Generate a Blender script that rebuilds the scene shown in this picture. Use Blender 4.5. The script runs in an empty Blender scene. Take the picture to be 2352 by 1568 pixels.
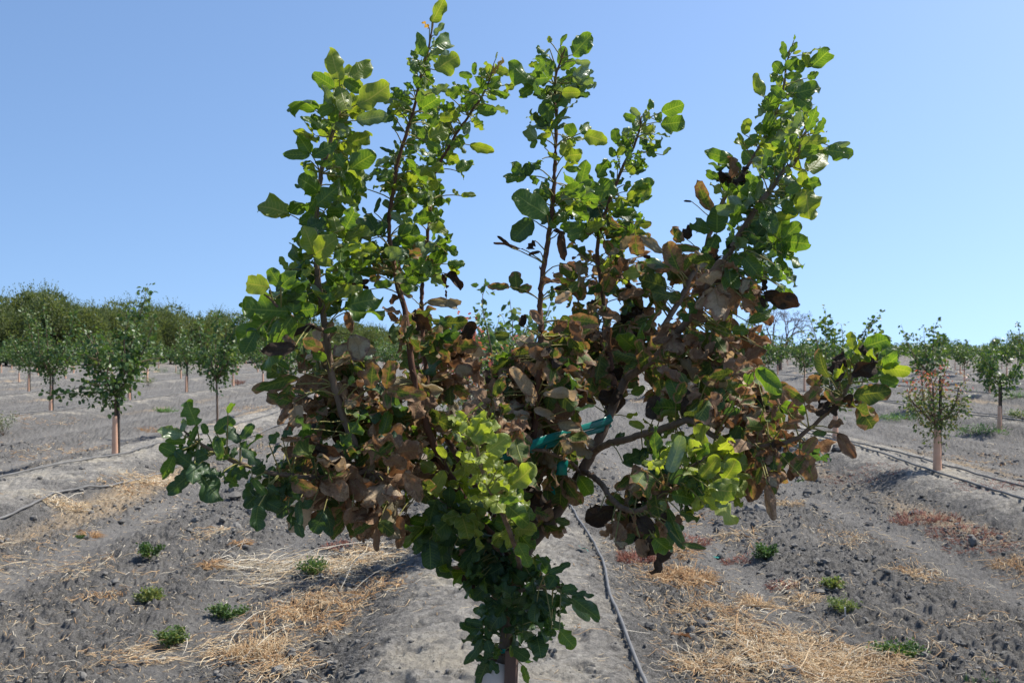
import bpy, math, random
import numpy as np
from mathutils import Vector, Matrix

# ------------------------------------------------------------------ camera, sky, sun
scn = bpy.context.scene
CAMZ = 1.62
FPX = 2287.0            # focal length in pixels of a 2352-wide picture
camd = bpy.data.cameras.new('camera'); cam = bpy.data.objects.new('camera', camd)
scn.collection.objects.link(cam); scn.camera = cam
camd.sensor_width = 36.0; camd.lens = 36.0 * FPX / 2352.0
camd.clip_start = 0.05; camd.clip_end = 6000
PITCH = math.atan(19.0 / FPX)
cam.location = (0, 0, CAMZ); cam.rotation_euler = (math.pi/2 + PITCH, 0, 0)
camd.dof.use_dof = True; camd.dof.focus_distance = 2.5; camd.dof.aperture_fstop = 13.0

SUN_AZ = math.radians(64)     # clockwise from the view direction (+Y) towards +X
SUN_EL = math.radians(53)
world = bpy.data.worlds.new('World'); scn.world = world; world.use_nodes = True
nt = world.node_tree
for n in list(nt.nodes): nt.nodes.remove(n)
out = nt.nodes.new('ShaderNodeOutputWorld'); bg = nt.nodes.new('ShaderNodeBackground')
sky = nt.nodes.new('ShaderNodeTexSky'); sky.sky_type = 'NISHITA'; sky.sun_disc = False
sky.sun_elevation = SUN_EL; sky.sun_rotation = SUN_AZ
sky.air_density = 1.0; sky.dust_density = 0.8; sky.ozone_density = 3.0; sky.altitude = 30
bg.inputs['Strength'].default_value = 0.15
tc = nt.nodes.new('ShaderNodeTexCoord'); va = nt.nodes.new('ShaderNodeVectorMath'); va.operation = 'ADD'; va.inputs[1].default_value = (0, 0, .20)
vn_ = nt.nodes.new('ShaderNodeVectorMath'); vn_.operation = 'NORMALIZE'
nt.links.new(tc.outputs['Generated'], va.inputs[0]); nt.links.new(va.outputs[0], vn_.inputs[0]); nt.links.new(vn_.outputs[0], sky.inputs[0])
hs = nt.nodes.new('ShaderNodeHueSaturation'); hs.inputs['Saturation'].default_value = 1.05; hs.inputs['Value'].default_value = 1.0
nt.links.new(sky.outputs[0], hs.inputs['Color']); nt.links.new(hs.outputs[0], bg.inputs[0]); nt.links.new(bg.outputs[0], out.inputs[0])
sd = bpy.data.lights.new('sun', 'SUN'); sun = bpy.data.objects.new('sun', sd)
scn.collection.objects.link(sun)
sd.energy = 5.0; sd.angle = math.radians(0.53); sd.color = (1.0, 0.955, 0.88)
S = Vector((math.sin(SUN_AZ)*math.cos(SUN_EL), math.cos(SUN_AZ)*math.cos(SUN_EL), math.sin(SUN_EL)))
sun.rotation_euler = S.to_track_quat('Z', 'Y').to_euler(); sun.location = S * 50
scn.view_settings.view_transform = 'Standard'; scn.view_settings.look = 'None'
scn.view_settings.exposure = 0.42; scn.view_settings.gamma = 1.0
scn.render.resolution_x = 1024; scn.render.resolution_y = 682
scn.cycles.max_bounces = 6; scn.cycles.transparent_max_bounces = 8; scn.cycles.transmission_bounces = 4

# ------------------------------------------------------------------ helpers
rng = np.random.default_rng(7); random.seed(7)
def ray(x, y):
    v = Vector(((x-1176)/FPX, 1.0, -(y-784)/FPX))
    c, s = math.cos(PITCH), math.sin(PITCH)
    return Vector((v.x, v.y*c - v.z*s, v.y*s + v.z*c))
def P(x, y, d):
    r = ray(x, y); return Vector((r.x/r.y*d, d, CAMZ + r.z/r.y*d))

def link(o, parent=None):
    scn.collection.objects.link(o)
    if parent is not None: o.parent = parent
    return o
def tag(o, label=None, cat=None, group=None, kind=None):
    if label: o['label'] = label
    if cat: o['category'] = cat
    if group: o['group'] = group
    if kind: o['kind'] = kind
    return o
def empty(name, loc, label=None, cat=None, group=None):
    o = bpy.data.objects.new(name, None); link(o); o.location = loc; o.empty_display_size = .1
    return tag(o, label, cat, group)
def mesh_np(name, V, Fs, mats, midx=None, uv=None, attrs=None, smooth=True):
    """Fs: list of int arrays (n,3) or (n,4); midx: per-face material index in the same order"""
    me = bpy.data.meshes.new(name)
    V = np.asarray(V, dtype=np.float32)
    loops = np.concatenate([f.ravel() for f in Fs]).astype(np.int32)
    tot = np.concatenate([np.full(len(f), f.shape[1], np.int32) for f in Fs])
    start = np.concatenate([[0], np.cumsum(tot)[:-1]]).astype(np.int32)
    me.vertices.add(len(V)); me.vertices.foreach_set('co', V.ravel())
    me.loops.add(len(loops)); me.loops.foreach_set('vertex_index', loops)
    me.polygons.add(len(tot)); me.polygons.foreach_set('loop_start', start)
    if midx is not None: me.polygons.foreach_set('material_index', np.asarray(midx, np.int32))
    me.polygons.foreach_set('use_smooth', np.full(len(tot), smooth))
    for m in (mats if isinstance(mats, (list, tuple)) else [mats]): me.materials.append(m)
    if uv is not None:
        l = me.uv_layers.new(name='UVMap'); l.data.foreach_set('uv', np.asarray(uv, np.float32)[loops].ravel())
    for k, a in (attrs or {}).items():
        at = me.attributes.new(k, 'FLOAT', 'POINT'); at.data.foreach_set('value', np.asarray(a, np.float32))
    me.update(calc_edges=True)
    return me
def obj(name, me, parent=None):
    o = bpy.data.objects.new(name, me); return link(o, parent)

class MB:
    """collects pieces into one mesh"""
    def __init__(s): s.V=[]; s.Q=[]; s.T=[]; s.mq=[]; s.mt=[]; s.uv=[]; s.rn=[]; s.n=0
    def add(s, V, Q=None, T=None, m=0, uv=None, rn=0.5):
        V=np.asarray(V,float).reshape(-1,3)
        s.V.append(V)
        s.uv.append(np.zeros((len(V),2)) if uv is None else uv)
        s.rn.append(np.broadcast_to(np.asarray(rn,float),(len(V),)))
        if Q is not None and len(Q): s.Q.append(np.asarray(Q)+s.n); s.mq.append(np.broadcast_to(m,(len(Q),)))
        if T is not None and len(T): s.T.append(np.asarray(T)+s.n); s.mt.append(np.broadcast_to(m,(len(T),)))
        s.n+=len(V)
    def tube(s, pts, rads, sides=8, m=0, cap=True, rn=.5):
        pts=np.asarray([tuple(p) for p in pts],float); n=len(pts); rads=np.broadcast_to(np.asarray(rads,float),(n,))
        t=np.gradient(pts,axis=0); t/=np.linalg.norm(t,axis=1)[:,None]+1e-9
        ref=np.array([0,0,1.]) if abs(t[0,2])<.9 else np.array([1.,0,0])
        a=np.cross(t,ref); a/=np.linalg.norm(a,axis=1)[:,None]+1e-9
        b=np.cross(t,a)
        th=np.linspace(0,2*np.pi,sides,endpoint=False)
        V=pts[:,None]+rads[:,None,None]*(a[:,None]*np.cos(th)[None,:,None]+b[:,None]*np.sin(th)[None,:,None])
        V=V.reshape(-1,3)
        i=np.arange(n-1)[:,None]*sides; j=np.arange(sides)[None]; k=(j+1)%sides
        Q=np.stack([i+j,i+k,i+sides+k,i+sides+j],-1).reshape(-1,4)
        uv=np.stack([np.tile(th/6.283,n),np.repeat(np.linspace(0,1,n),sides)],1)
        if cap:
            V=np.vstack([V,pts[0],pts[-1]]); uv=np.vstack([uv,[0,0],[0,1]])
            c0=n*sides; jj=np.arange(sides); kk=(jj+1)%sides
            T=np.vstack([np.stack([np.full(sides,c0),kk,jj],1),np.stack([np.full(sides,c0+1),(n-1)*sides+jj,(n-1)*sides+kk],1)])
            s.add(V,Q,T,m,uv,rn)
        else: s.add(V,Q,None,m,uv,rn)
    def build(s, name, mats, parent=None, smooth=True):
        if s.n==0: return None
        Fs=[];mi=[]
        if s.Q: Fs.append(np.vstack(s.Q)); mi.append(np.concatenate(s.mq))
        if s.T: Fs.append(np.vstack(s.T)); mi.append(np.concatenate(s.mt))
        me=mesh_np(name,np.vstack(s.V),Fs,mats,np.concatenate(mi),np.vstack(s.uv),{'rnd':np.concatenate(s.rn)},smooth)
        return obj(name,me,parent)

def crom(pts, rads, step=0.02):
    """Catmull-Rom through 3-D points with radii"""
    p=np.asarray([tuple(q) for q in pts],float); r=np.asarray(rads,float)
    p=np.vstack([2*p[0]-p[1],p,2*p[-1]-p[-2]]); O=[];R=[]
    for i in range(1,len(p)-2):
        L=np.linalg.norm(p[i+1]-p[i]); n=max(2,int(L/step))
        for t in np.arange(n)/n:
            O.append(.5*((2*p[i])+(-p[i-1]+p[i+1])*t+(2*p[i-1]-5*p[i]+4*p[i+1]-p[i+2])*t*t+(-p[i-1]+3*p[i]-3*p[i+1]+p[i+2])*t**3))
            R.append(r[i-1]*(1-t)+r[i]*t)
    O.append(p[-2]);R.append(r[-1])
    return np.array(O),np.array(R)

# ------------------------------------------------------------------ materials
class NB:
    def __init__(s,name):
        s.m=bpy.data.materials.new(name); s.m.use_nodes=True; s.t=s.m.node_tree
        for n in list(s.t.nodes): s.t.nodes.remove(n)
        s.out=s.n('ShaderNodeOutputMaterial')
    def n(s,ty,**k):
        x=s.t.nodes.new(ty)
        for a,b in k.items(): setattr(x,a,b)
        return x
    def l(s,a,b): s.t.links.new(a,b)
    def val(s,inp,v):
        if hasattr(v,'is_linked') or isinstance(v,bpy.types.NodeSocket): s.l(v,inp)
        else: inp.default_value=v
    def math(s,op,a,b=0.,c=None,clamp=False):
        x=s.n('ShaderNodeMath',operation=op,use_clamp=clamp); s.val(x.inputs[0],a); s.val(x.inputs[1],b)
        if c is not None: s.val(x.inputs[2],c)
        return x.outputs[0]
    def mix(s,f,a,b,bt='MIX'):
        x=s.n('ShaderNodeMix',data_type='RGBA',blend_type=bt); s.val(x.inputs[0],f)
        s.val(x.inputs[6],a if isinstance(a,bpy.types.NodeSocket) else (*a,1)); s.val(x.inputs[7],b if isinstance(b,bpy.types.NodeSocket) else (*b,1))
        return x.outputs[2]
    def noise(s,vec,scale,detail=4,rough=.55,dist=0.,dim='3D',w=None):
        x=s.n('ShaderNodeTexNoise',noise_dimensions=dim); s.l(vec,x.inputs['Vector'])
        if w is not None: s.val(x.inputs['W'],w)
        x.inputs['Scale'].default_value=scale;x.inputs['Detail'].default_value=detail;x.inputs['Roughness'].default_value=rough;x.inputs['Distortion'].default_value=dist
        return x.outputs['Fac']
    def ramp(s,f,a,b,clamp=True):
        x=s.n('ShaderNodeMapRange',clamp=clamp); s.val(x.inputs[0],f); x.inputs[1].default_value=a;x.inputs[2].default_value=b
        return x.outputs[0]
    def attr(s,name,o='Fac'):
        x=s.n('ShaderNodeAttribute',attribute_name=name); return x.outputs[o]
    def pos(s): return s.n('ShaderNodeNewGeometry').outputs['Position']
    def obc(s): return s.n('ShaderNodeTexCoord').outputs['Object']
    def pbr(s,col,rough=.8,spec=.3,bump=None,bs=.3,bd=.01):
        p=s.n('ShaderNodeBsdfPrincipled'); s.val(p.inputs['Base Color'],col if isinstance(col,bpy.types.NodeSocket) else (*col,1))
        s.val(p.inputs['Roughness'],rough); s.val(p.inputs['Specular IOR Level'],spec)
        if bump is not None:
            b=s.n('ShaderNodeBump'); b.inputs['Strength'].default_value=bs; b.inputs['Distance'].default_value=bd; s.l(bump,b.inputs['Height']); s.l(b.outputs[0],p.inputs['Normal'])
        return p
    def done(s,sh): s.l(sh.outputs[0],s.out.inputs[0]); return s.m

def leaf_mat(name,cA,cB,vein,trans=.4,tcol=None,rough=.42,spec=.45,brown=None,brownamt=0.,veinstr=.8,tboost=1.6,edge=None,dry=False):
    """cA..cB leaf colour range; brown: two colours for withered blotches that spread in from the margin"""
    b=NB(name); uvn=b.n('ShaderNodeUVMap'); sep=b.n('ShaderNodeSeparateXYZ'); b.l(uvn.outputs[0],sep.inputs[0])
    u=b.math('ABSOLUTE',b.math('MULTIPLY_ADD',sep.outputs[0],2.,-1.)); v=sep.outputs[1]
    r=b.attr('rnd'); p=b.obc()
    # curved side veins
    curve=b.math('MULTIPLY',b.math('POWER',u,1.4),.2)
    ph=b.math('FRACT',b.math('MULTIPLY',b.math('SUBTRACT',v,curve),9.))
    d=b.math('ABSOLUTE',b.math('SUBTRACT',ph,.5))
    side=b.math('MULTIPLY',b.math('SUBTRACT',1.,b.ramp(d,.03,.13)),b.math('SUBTRACT',1.,b.ramp(u,.5,1.)))
    mid=b.math('SUBTRACT',1.,b.ramp(u,.02,.075))
    net=b.noise(p,260.,2,.5)
    vn=b.math('MAXIMUM',mid,b.math('MULTIPLY',side,.55))
    n1=b.noise(p,28.,4,.6)
    col=b.mix(b.math('ADD',b.math('MULTIPLY',r,.75),b.math('MULTIPLY',b.ramp(n1,.35,.65),.25)),cA,cB)
    col=b.mix(b.math('MULTIPLY',b.ramp(net,.4,.7),.18),col,vein)
    if edge is not None:
        col=b.mix(b.math('MULTIPLY',b.ramp(u,.9,1.),.8),col,edge)
    tc=col
    if brown is not None:
        w=b.noise(p,34.,5,.65,.6)
        e=b.math('ADD',b.math('MULTIPLY',u,.32),b.math('MULTIPLY',b.math('ABSOLUTE',b.math('SUBTRACT',v,.45)),.35))
        k=b.math('ADD',b.math('ADD',w,e),b.math('MULTIPLY',b.math('SUBTRACT',r,.5),.35))
        msk=b.ramp(k,1.02-brownamt,1.10-brownamt)
        bc=b.mix(b.ramp(b.noise(p,85.,5,.8,.5),.36,.64),brown[0],brown[1])
        keep=b.math('MULTIPLY',b.math('MAXIMUM',mid,b.math('MULTIPLY',side,.45)),.45)
        msk=b.math('MULTIPLY',msk,b.math('SUBTRACT',1.,keep))
        col=b.mix(msk,col,bc); 
    col=b.mix(b.math('MULTIPLY',vn,veinstr),col,vein)
    if dry: col=b.mix(b.math('MULTIPLY',b.ramp(b.noise(p,200.,4,.8),.5,.68),.45),col,tuple(.35*x for x in cA))
    else: col=b.mix(b.math('MULTIPLY',b.ramp(b.noise(p,150.,3,.8),.62,.72),.4),col,tuple(.5*x+.05 for x in cB))
    geo=b.n('ShaderNodeNewGeometry')
    bump=b.math('ADD',b.math('MULTIPLY',vn,-.8 if not dry else -1.4),b.math('MULTIPLY',b.noise(p,110.,4,.65),.8 if not dry else 2.6))
    pr=b.pbr(col,rough,spec,bump,.5,.0015)
    tr=b.n('ShaderNodeBsdfTranslucent')
    tcn=b.mix(1.,col,(tcol if tcol else (1.,1.,.55)),'MULTIPLY')
    g=b.n('ShaderNodeVectorMath',operation='SCALE'); b.l(tcn,g.inputs[0]); g.inputs['Scale'].default_value=tboost
    b.l(g.outputs[0],tr.inputs[0])
    mx=b.n('ShaderNodeMixShader'); mx.inputs[0].default_value=trans; b.l(pr.outputs[0],mx.inputs[1]); b.l(tr.outputs[0],mx.inputs[2])
    return b.done(mx)
TB=(1.15,1.15,.35)
KINDS='gyYstborkdD'   # material slot order
BR=((.14,.075,.044),(.345,.205,.12))
LM=[
 leaf_mat('leaf_green',(.048,.105,.020),(.095,.170,.030),(.24,.30,.06),.46,TB,.36,brown=None,edge=(.26,.30,.10)),
 leaf_mat('leaf_light_green',(.125,.185,.026),(.185,.235,.034),(.34,.32,.09),.46,TB,.40,edge=(.36,.38,.15)),
 leaf_mat('leaf_yellow_green',(.20,.27,.045),(.28,.33,.06),(.40,.40,.12),.45,TB,.5,edge=(.45,.45,.2)),
 leaf_mat('leaf_silvery_green',(.10,.16,.07),(.19,.25,.13),(.30,.34,.18),.30,TB,.30,.6),
 leaf_mat('leaf_shaded_green',(.030,.068,.030),(.055,.105,.045),(.13,.19,.06),.38,TB,.42,.35),  # shaded copy of the leaf green: shade under blue sky painted in
 leaf_mat('leaf_blotched',(.050,.085,.022),(.075,.12,.028),(.24,.27,.05),.30,(1.15,1.0,.5),.6,.25,brown=BR,brownamt=.27),
 leaf_mat('leaf_orange_tinted',(.30,.22,.06),(.34,.26,.06),(.40,.25,.09),.45,(1.2,.9,.4),.5),
 leaf_mat('leaf_red_brown',(.155,.082,.046),(.32,.188,.108),(.27,.20,.09),.18,(1.1,.85,.65),.7,.2,brown=((.12,.064,.036),(.46,.31,.18)),brownamt=.25,veinstr=.6,dry=True),
 leaf_mat('leaf_blackened',(.030,.020,.015),(.062,.042,.030),(.09,.075,.035),.12,(1.2,.8,.5),.75,.12,brown=((.045,.03,.022),(.10,.068,.048)),brownamt=.1,veinstr=.4,dry=True),
 leaf_mat('leaf_dry_grey',(.24,.20,.125),(.38,.31,.20),(.24,.22,.13),.22,(1.1,.95,.7),.7,.2,brown=((.12,.085,.06),(.27,.17,.12)),brownamt=.14,veinstr=.5,dry=True),
 leaf_mat('leaf_dry_tan',(.40,.30,.20),(.54,.42,.29),(.36,.28,.16),.25,(1.1,.95,.7),.7,.2,brown=((.30,.17,.11),(.42,.27,.18)),brownamt=.12,veinstr=.5,dry=True),
]
def bark_mat(name,a,c,scale=60.):
    b=NB(name); p=b.obc(); mp=b.n('ShaderNodeMapping'); mp.inputs['Scale'].default_value=(1,1,.35); b.l(p,mp.inputs[0])
    n=b.noise(mp.outputs[0],scale,5,.65); n2=b.noise(p,14.,3,.5)
    col=b.mix(b.ramp(n,.3,.72),a,c); col=b.mix(b.math('MULTIPLY',b.ramp(n2,.45,.75),.5),col,tuple(x*.6 for x in a))
    return b.done(b.pbr(col,.8,.25,n,.7,.003))
M_BARK=bark_mat('bark_brown',(.11,.07,.045),(.24,.165,.11))
M_TWIG=bark_mat('bark_red_brown',(.10,.045,.028),(.17,.085,.05))
M_PET=bark_mat('petiole',(.22,.22,.06),(.30,.24,.10),90.)
M_DARKBARK=bark_mat('bark_dark',(.045,.038,.032),(.10,.085,.07),20.)
M_FARBARK=bark_mat('bark_dry',(.12,.075,.055),(.19,.125,.095),6.)
def plain(name,a,c,scale=30.,rough=.8,spec=.3,bs=.3,bd=.004,stretch=(1,1,1)):
    b=NB(name); p=b.obc(); mp=b.n('ShaderNodeMapping'); mp.inputs['Scale'].default_value=stretch; b.l(p,mp.inputs[0])
    n=b.noise(mp.outputs[0],scale,5,.6); r=b.attr('rnd')
    col=b.mix(b.ramp(n,.3,.7),a,c); 
    return b.done(b.pbr(col,rough,spec,n,bs,bd))
M_GUARD=plain('guard_pink_carton',(.66,.36,.22),(.76,.46,.30),9.,.6)
M_GUARDW=plain('guard_faded_carton',(.50,.41,.34),(.66,.54,.45),14.,.6,stretch=(1,1,.3))
M_STAKE=plain('stake_wood',(.085,.048,.035),(.17,.10,.07),30.,.8,bs=.7,stretch=(1,1,.08))
M_GREYSTAKE=plain('stake_grey_wood',(.09,.085,.08),(.17,.16,.15),30.,.85,bs=.6,stretch=(1,1,.1))
M_HOSE=plain('hose_grey_plastic',(.105,.10,.092),(.19,.18,.162),6.,.55,.4)
def tape_mat():
    b=NB('tape_teal_plastic'); p=b.obc(); n=b.noise(p,25.,3,.5)
    col=b.mix(n,(.008,.22,.18),(.015,.36,.29)); pr=b.pbr(col,.3,.5,n,.4,.004)
    tr=b.n('ShaderNodeBsdfTranslucent'); b.l(col,tr.inputs[0]); mx=b.n('ShaderNodeMixShader'); mx.inputs[0].default_value=.4
    b.l(pr.outputs[0],mx.inputs[1]); b.l(tr.outputs[0],mx.inputs[2]); return b.done(mx)
M_TAPE=tape_mat()
def multi(name,cols,trans=.0,rough=.8,spec=.25):
    """colour picked per piece from a small list by the rnd attribute"""
    b=NB(name); r=b.attr('rnd'); cr=b.n('ShaderNodeValToRGB'); e=cr.color_ramp; e.interpolation='LINEAR'
    while len(e.elements)<len(cols): e.elements.new(.5)
    for i,c in enumerate(cols): e.elements[i].position=i/(len(cols)-1); e.elements[i].color=(*c,1)
    b.l(r,cr.inputs[0]); pr=b.pbr(cr.outputs[0],rough,spec)
    if not trans: return b.done(pr)
    tr=b.n('ShaderNodeBsdfTranslucent'); t=b.mix(1.,cr.outputs[0],(1.6,1.6,.7),'MULTIPLY'); b.l(t,tr.inputs[0]); mx=b.n('ShaderNodeMixShader'); mx.inputs[0].default_value=trans
    b.l(pr.outputs[0],mx.inputs[1]); b.l(tr.outputs[0],mx.inputs[2]); return b.done(mx)
M_STRAW=multi('straw_dry',[(.32,.17,.07),(.45,.27,.13),(.54,.38,.21),(.66,.53,.34),(.76,.68,.53)])
M_REDWEED=multi('weed_red_dry',[(.16,.05,.04),(.24,.085,.06),(.30,.13,.085),(.36,.22,.13)])
M_ORCH=multi('orchard_leaf',[(.03,.07,.02),(.05,.10,.028),(.085,.145,.035),(.14,.19,.05),(.20,.23,.11)],.3,.42,.45)
M_REDLEAF=multi('orchard_red_leaf',[(.05,.10,.035),(.09,.14,.04),(.16,.17,.06),(.30,.12,.09),(.42,.10,.10)],.35,.45,.4)
M_DENSE=multi('dense_leaf',[(.085,.115,.050),(.115,.150,.062),(.15,.180,.075),(.18,.20,.085),(.215,.225,.11)],.3,.5,.3)
M_WEED=multi('weed_green',[(.035,.075,.03),(.06,.12,.04),(.11,.17,.055),(.17,.21,.08),(.30,.29,.11)],.3,.5,.3)
M_GREYWEED=multi('weed_grey',[(.10,.13,.07),(.17,.20,.12),(.26,.27,.20),(.32,.30,.22)],.2,.7,.2)
M_GRASS=multi('grass_green',[(.06,.14,.045),(.10,.20,.06),(.15,.24,.09)],.3,.5,.3)

# ------------------------------------------------------------------ ground
def vnoise(x,y,seed=0):
    xi=np.floor(x).astype(np.int64);yi=np.floor(y).astype(np.int64);fx=x-xi;fy=y-yi
    fx=fx*fx*(3-2*fx);fy=fy*fy*(3-2*fy)
    def h(a,b):
        n=(a*374761393+b*668265263+seed*974634777)&0xffffffff
        n=((n^(n>>13))*1274126177)&0xffffffff
        return ((n^(n>>16))&0xffff)/65535.
    return (h(xi,yi)*(1-fx)+h(xi+1,yi)*fx)*(1-fy)+(h(xi,yi+1)*(1-fx)+h(xi+1,yi+1)*fx)*fy
def fbm(x,y,o=4,seed=0,g=.5):
    s=0;a=1;t=0
    for i in range(o):
        s=s+a*vnoise(x*2**i,y*2**i,seed+i*17);t+=a;a*=g
    return s/t
SKEW=-21/FPX
ROWS=5.85
def rowpos(X,Y):
    """distance to the nearest planted row and signed offset"""
    q=(X-Y*SKEW); k=np.round(q/ROWS); return q-k*ROWS,k
def ground(X,Y,fine=True):
    X=np.asarray(X,float);Y=np.asarray(Y,float)
    a,k=rowpos(X,Y)
    w=.12*(fbm(X*.0+k*7.3+Y*.25,Y*.6,2,3)-.5)
    aa=np.abs(a)+w+.10*(fbm(X*1.7,Y*.9,2,9)-.5)
    berm=1/(1+np.exp((aa-.86)/.13))
    z=-.20+.20*berm+.03*berm*np.cos(np.clip(aa/.9,0,1)*1.5)
    rut=np.exp(-((np.abs(a)-1.95)/.26)**2); z=z-.045*rut+.02*np.exp(-((np.abs(a)-1.35)/.2)**2)
    z=z+.035*(fbm(X*.55,Y*.4,3,11)-.5)*2
    if fine:
        soil=np.clip(1-berm,0,1)*(1-.75*rut)
        c=fbm(X*9,Y*9,4,21); z=z+soil*.10*np.clip(c-.42,0,1)*(.5+1.1*vnoise(X*1.3,Y*1.3,5))
        z=z+soil*.060*(fbm(X*24,Y*24,2,41)-.5)+(.012+.020*soil)*(vnoise(X*62,Y*62,43)-.5)
        pit=vnoise(X*5.5,Y*11,71)*.6+vnoise(X*15,Y*22,72)*.4; z=z-berm*.055*np.clip(pit-.60,0,1)*3
        ck=np.abs(fbm(X*2.6,Y*5.,3,81)-.5); z=z-berm*.022*np.exp(-(ck/.012)**2)+.006*(fbm(X*14,Y*14,3,31)-.5)
        # shallow cracks and erosion on the mound
        z=z+berm*.022*(fbm(X*3.2+Y*.6,Y*5.5,3,61)-.5)
        z=z+berm*.050*(fbm(X*8.,Y*14.,4,62)-.5)
    return z
def gz(x,y): return float(ground(np.array([x]),np.array([y]),True)[0])
def ghit(x,y):
    """where the sight line through a pixel meets the ground"""
    r=ray(x,y); d=-CAMZ/r.z*r.y
    for _ in range(6):
        X=r.x/r.y*d; z=float(ground(np.array([X]),np.array([d]),False)[0]); d=(z-CAMZ)/(r.z/r.y)
    return X,d,z
def ground_mat():
    b=NB('soil_grey'); p=b.pos(); cr=b.attr('crust'); tk=b.attr('track')
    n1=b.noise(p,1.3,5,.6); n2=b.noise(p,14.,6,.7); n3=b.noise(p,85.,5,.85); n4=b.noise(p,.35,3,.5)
    soil=b.mix(b.ramp(n2,.32,.68),(.066,.063,.058),(.172,.163,.150))
    soil=b.mix(b.math('MULTIPLY',b.ramp(n3,.51,.62),.65),soil,(.31,.292,.268))
    soil=b.mix(b.math('MULTIPLY',b.math('SUBTRACT',1.,b.ramp(n3,.38,.49)),.7),soil,(.045,.043,.040))  # dark specks: grainy soil tone plus painted shade of small pits
    soil=b.mix(b.math('MULTIPLY',tk,b.math('ADD',.25,b.math('MULTIPLY',b.ramp(n1,.35,.65),.5))),soil,(.225,.212,.192))
    crust=b.mix(b.ramp(n2,.3,.7),(.225,.210,.185),(.43,.40,.345)); crust=b.mix(b.math('MULTIPLY',b.ramp(n1,.5,.7),.5),crust,(.46,.395,.28))
    crust=b.mix(b.math('MULTIPLY',b.math('SUBTRACT',1.,b.ramp(n3,.38,.47)),.55),crust,(.15,.14,.125))  # same specks on the crust, pit shade painted into its grain
    f=b.ramp(b.math('ADD',cr,b.math('MULTIPLY',b.math('ADD',b.math('SUBTRACT',n1,.5),b.math('MULTIPLY',b.math('SUBTRACT',n2,.5),.5)),2.0)),.25,1.0)
    col=b.mix(f,soil,crust)
    # dry litter dusted thinly along the foot of the mounds
    lt=b.attr('litter'); n5=b.noise(p,38.,5,.8,.8)
    lf=b.ramp(b.math('ADD',b.math('MULTIPLY',lt,.36),b.math('ADD',n5,b.math('MULTIPLY',b.math('SUBTRACT',n1,.5),.35))),.74,.86)
    col=b.mix(b.math('MULTIPLY',lf,.6),col,b.mix(n2,(.34,.235,.13),(.48,.38,.25)))
    bump=b.math('ADD',b.math('MULTIPLY',n2,.55),b.math('MULTIPLY',n3,.45))
    return b.done(b.pbr(col,.95,.15,bump,1.,.045))
def build_ground():
    ys=list(np.linspace(-14,2.2,40)); y=2.3
    ys+= list(np.arange(2.3,3.9,.04)); y=3.9
    while y<2500: ys.append(y); y+=max(.0095,.00042*y*y) if y<300 else y*.2
    ys.append(2600.); ys=np.array(ys)
    t=np.linspace(-1,1,1501); ext=np.array([1.1,1.25,1.5,2,3,5,9,20,60,400.])
    t=np.concatenate([-ext[::-1],t,ext])
    Y=np.repeat(ys[:,None],len(t),1); W=2.3+.62*np.clip(ys,0,None); W=np.where(ys<0,2.3-ys*.4,W)
    X=t[None]*np.minimum(W,900)[:,None]
    Z=ground(X,Y,True)
    far=np.clip((Y-250)/150,0,1); Z=Z*(1-far)-.1*far
    a,k=rowpos(X,Y); aa=np.abs(a)+.10*(fbm(X*1.7,Y*.9,2,9)-.5)
    crust=1/(1+np.exp((aa-.70)/.13))*np.where(k==0,1,np.where(np.abs(k)==1,.85,.55)); track=np.exp(-((np.abs(a)-1.95)/.33)**2)+.6*np.exp(-((np.abs(a)-2.9)/.25)**2)
    lit=np.exp(-((np.abs(a)-1.25)/.38)**2)+.35*np.exp(-((np.abs(a)-2.6)/.5)**2)
    lit=lit*np.clip(fbm(X*.45,Y*.28,3,77)*2.6-.75,0,1.3); lit=np.where(np.abs(Y)>90,.4,lit); 
    lit=lit+np.clip((Y-60)/120,0,.2)
    V=np.stack([X,Y,Z],-1).reshape(-1,3); n,m=X.shape
    i=np.arange(n-1)[:,None]*m+np.arange(m-1)[None]; Q=np.stack([i,i+1,i+m+1,i+m],-1).reshape(-1,4)
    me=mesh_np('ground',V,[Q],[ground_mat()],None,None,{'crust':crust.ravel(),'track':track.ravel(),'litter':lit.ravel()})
    tag(obj('ground',me),'grey ploughed soil with pale raised planting mounds',None,None,'structure')
build_ground()

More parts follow.
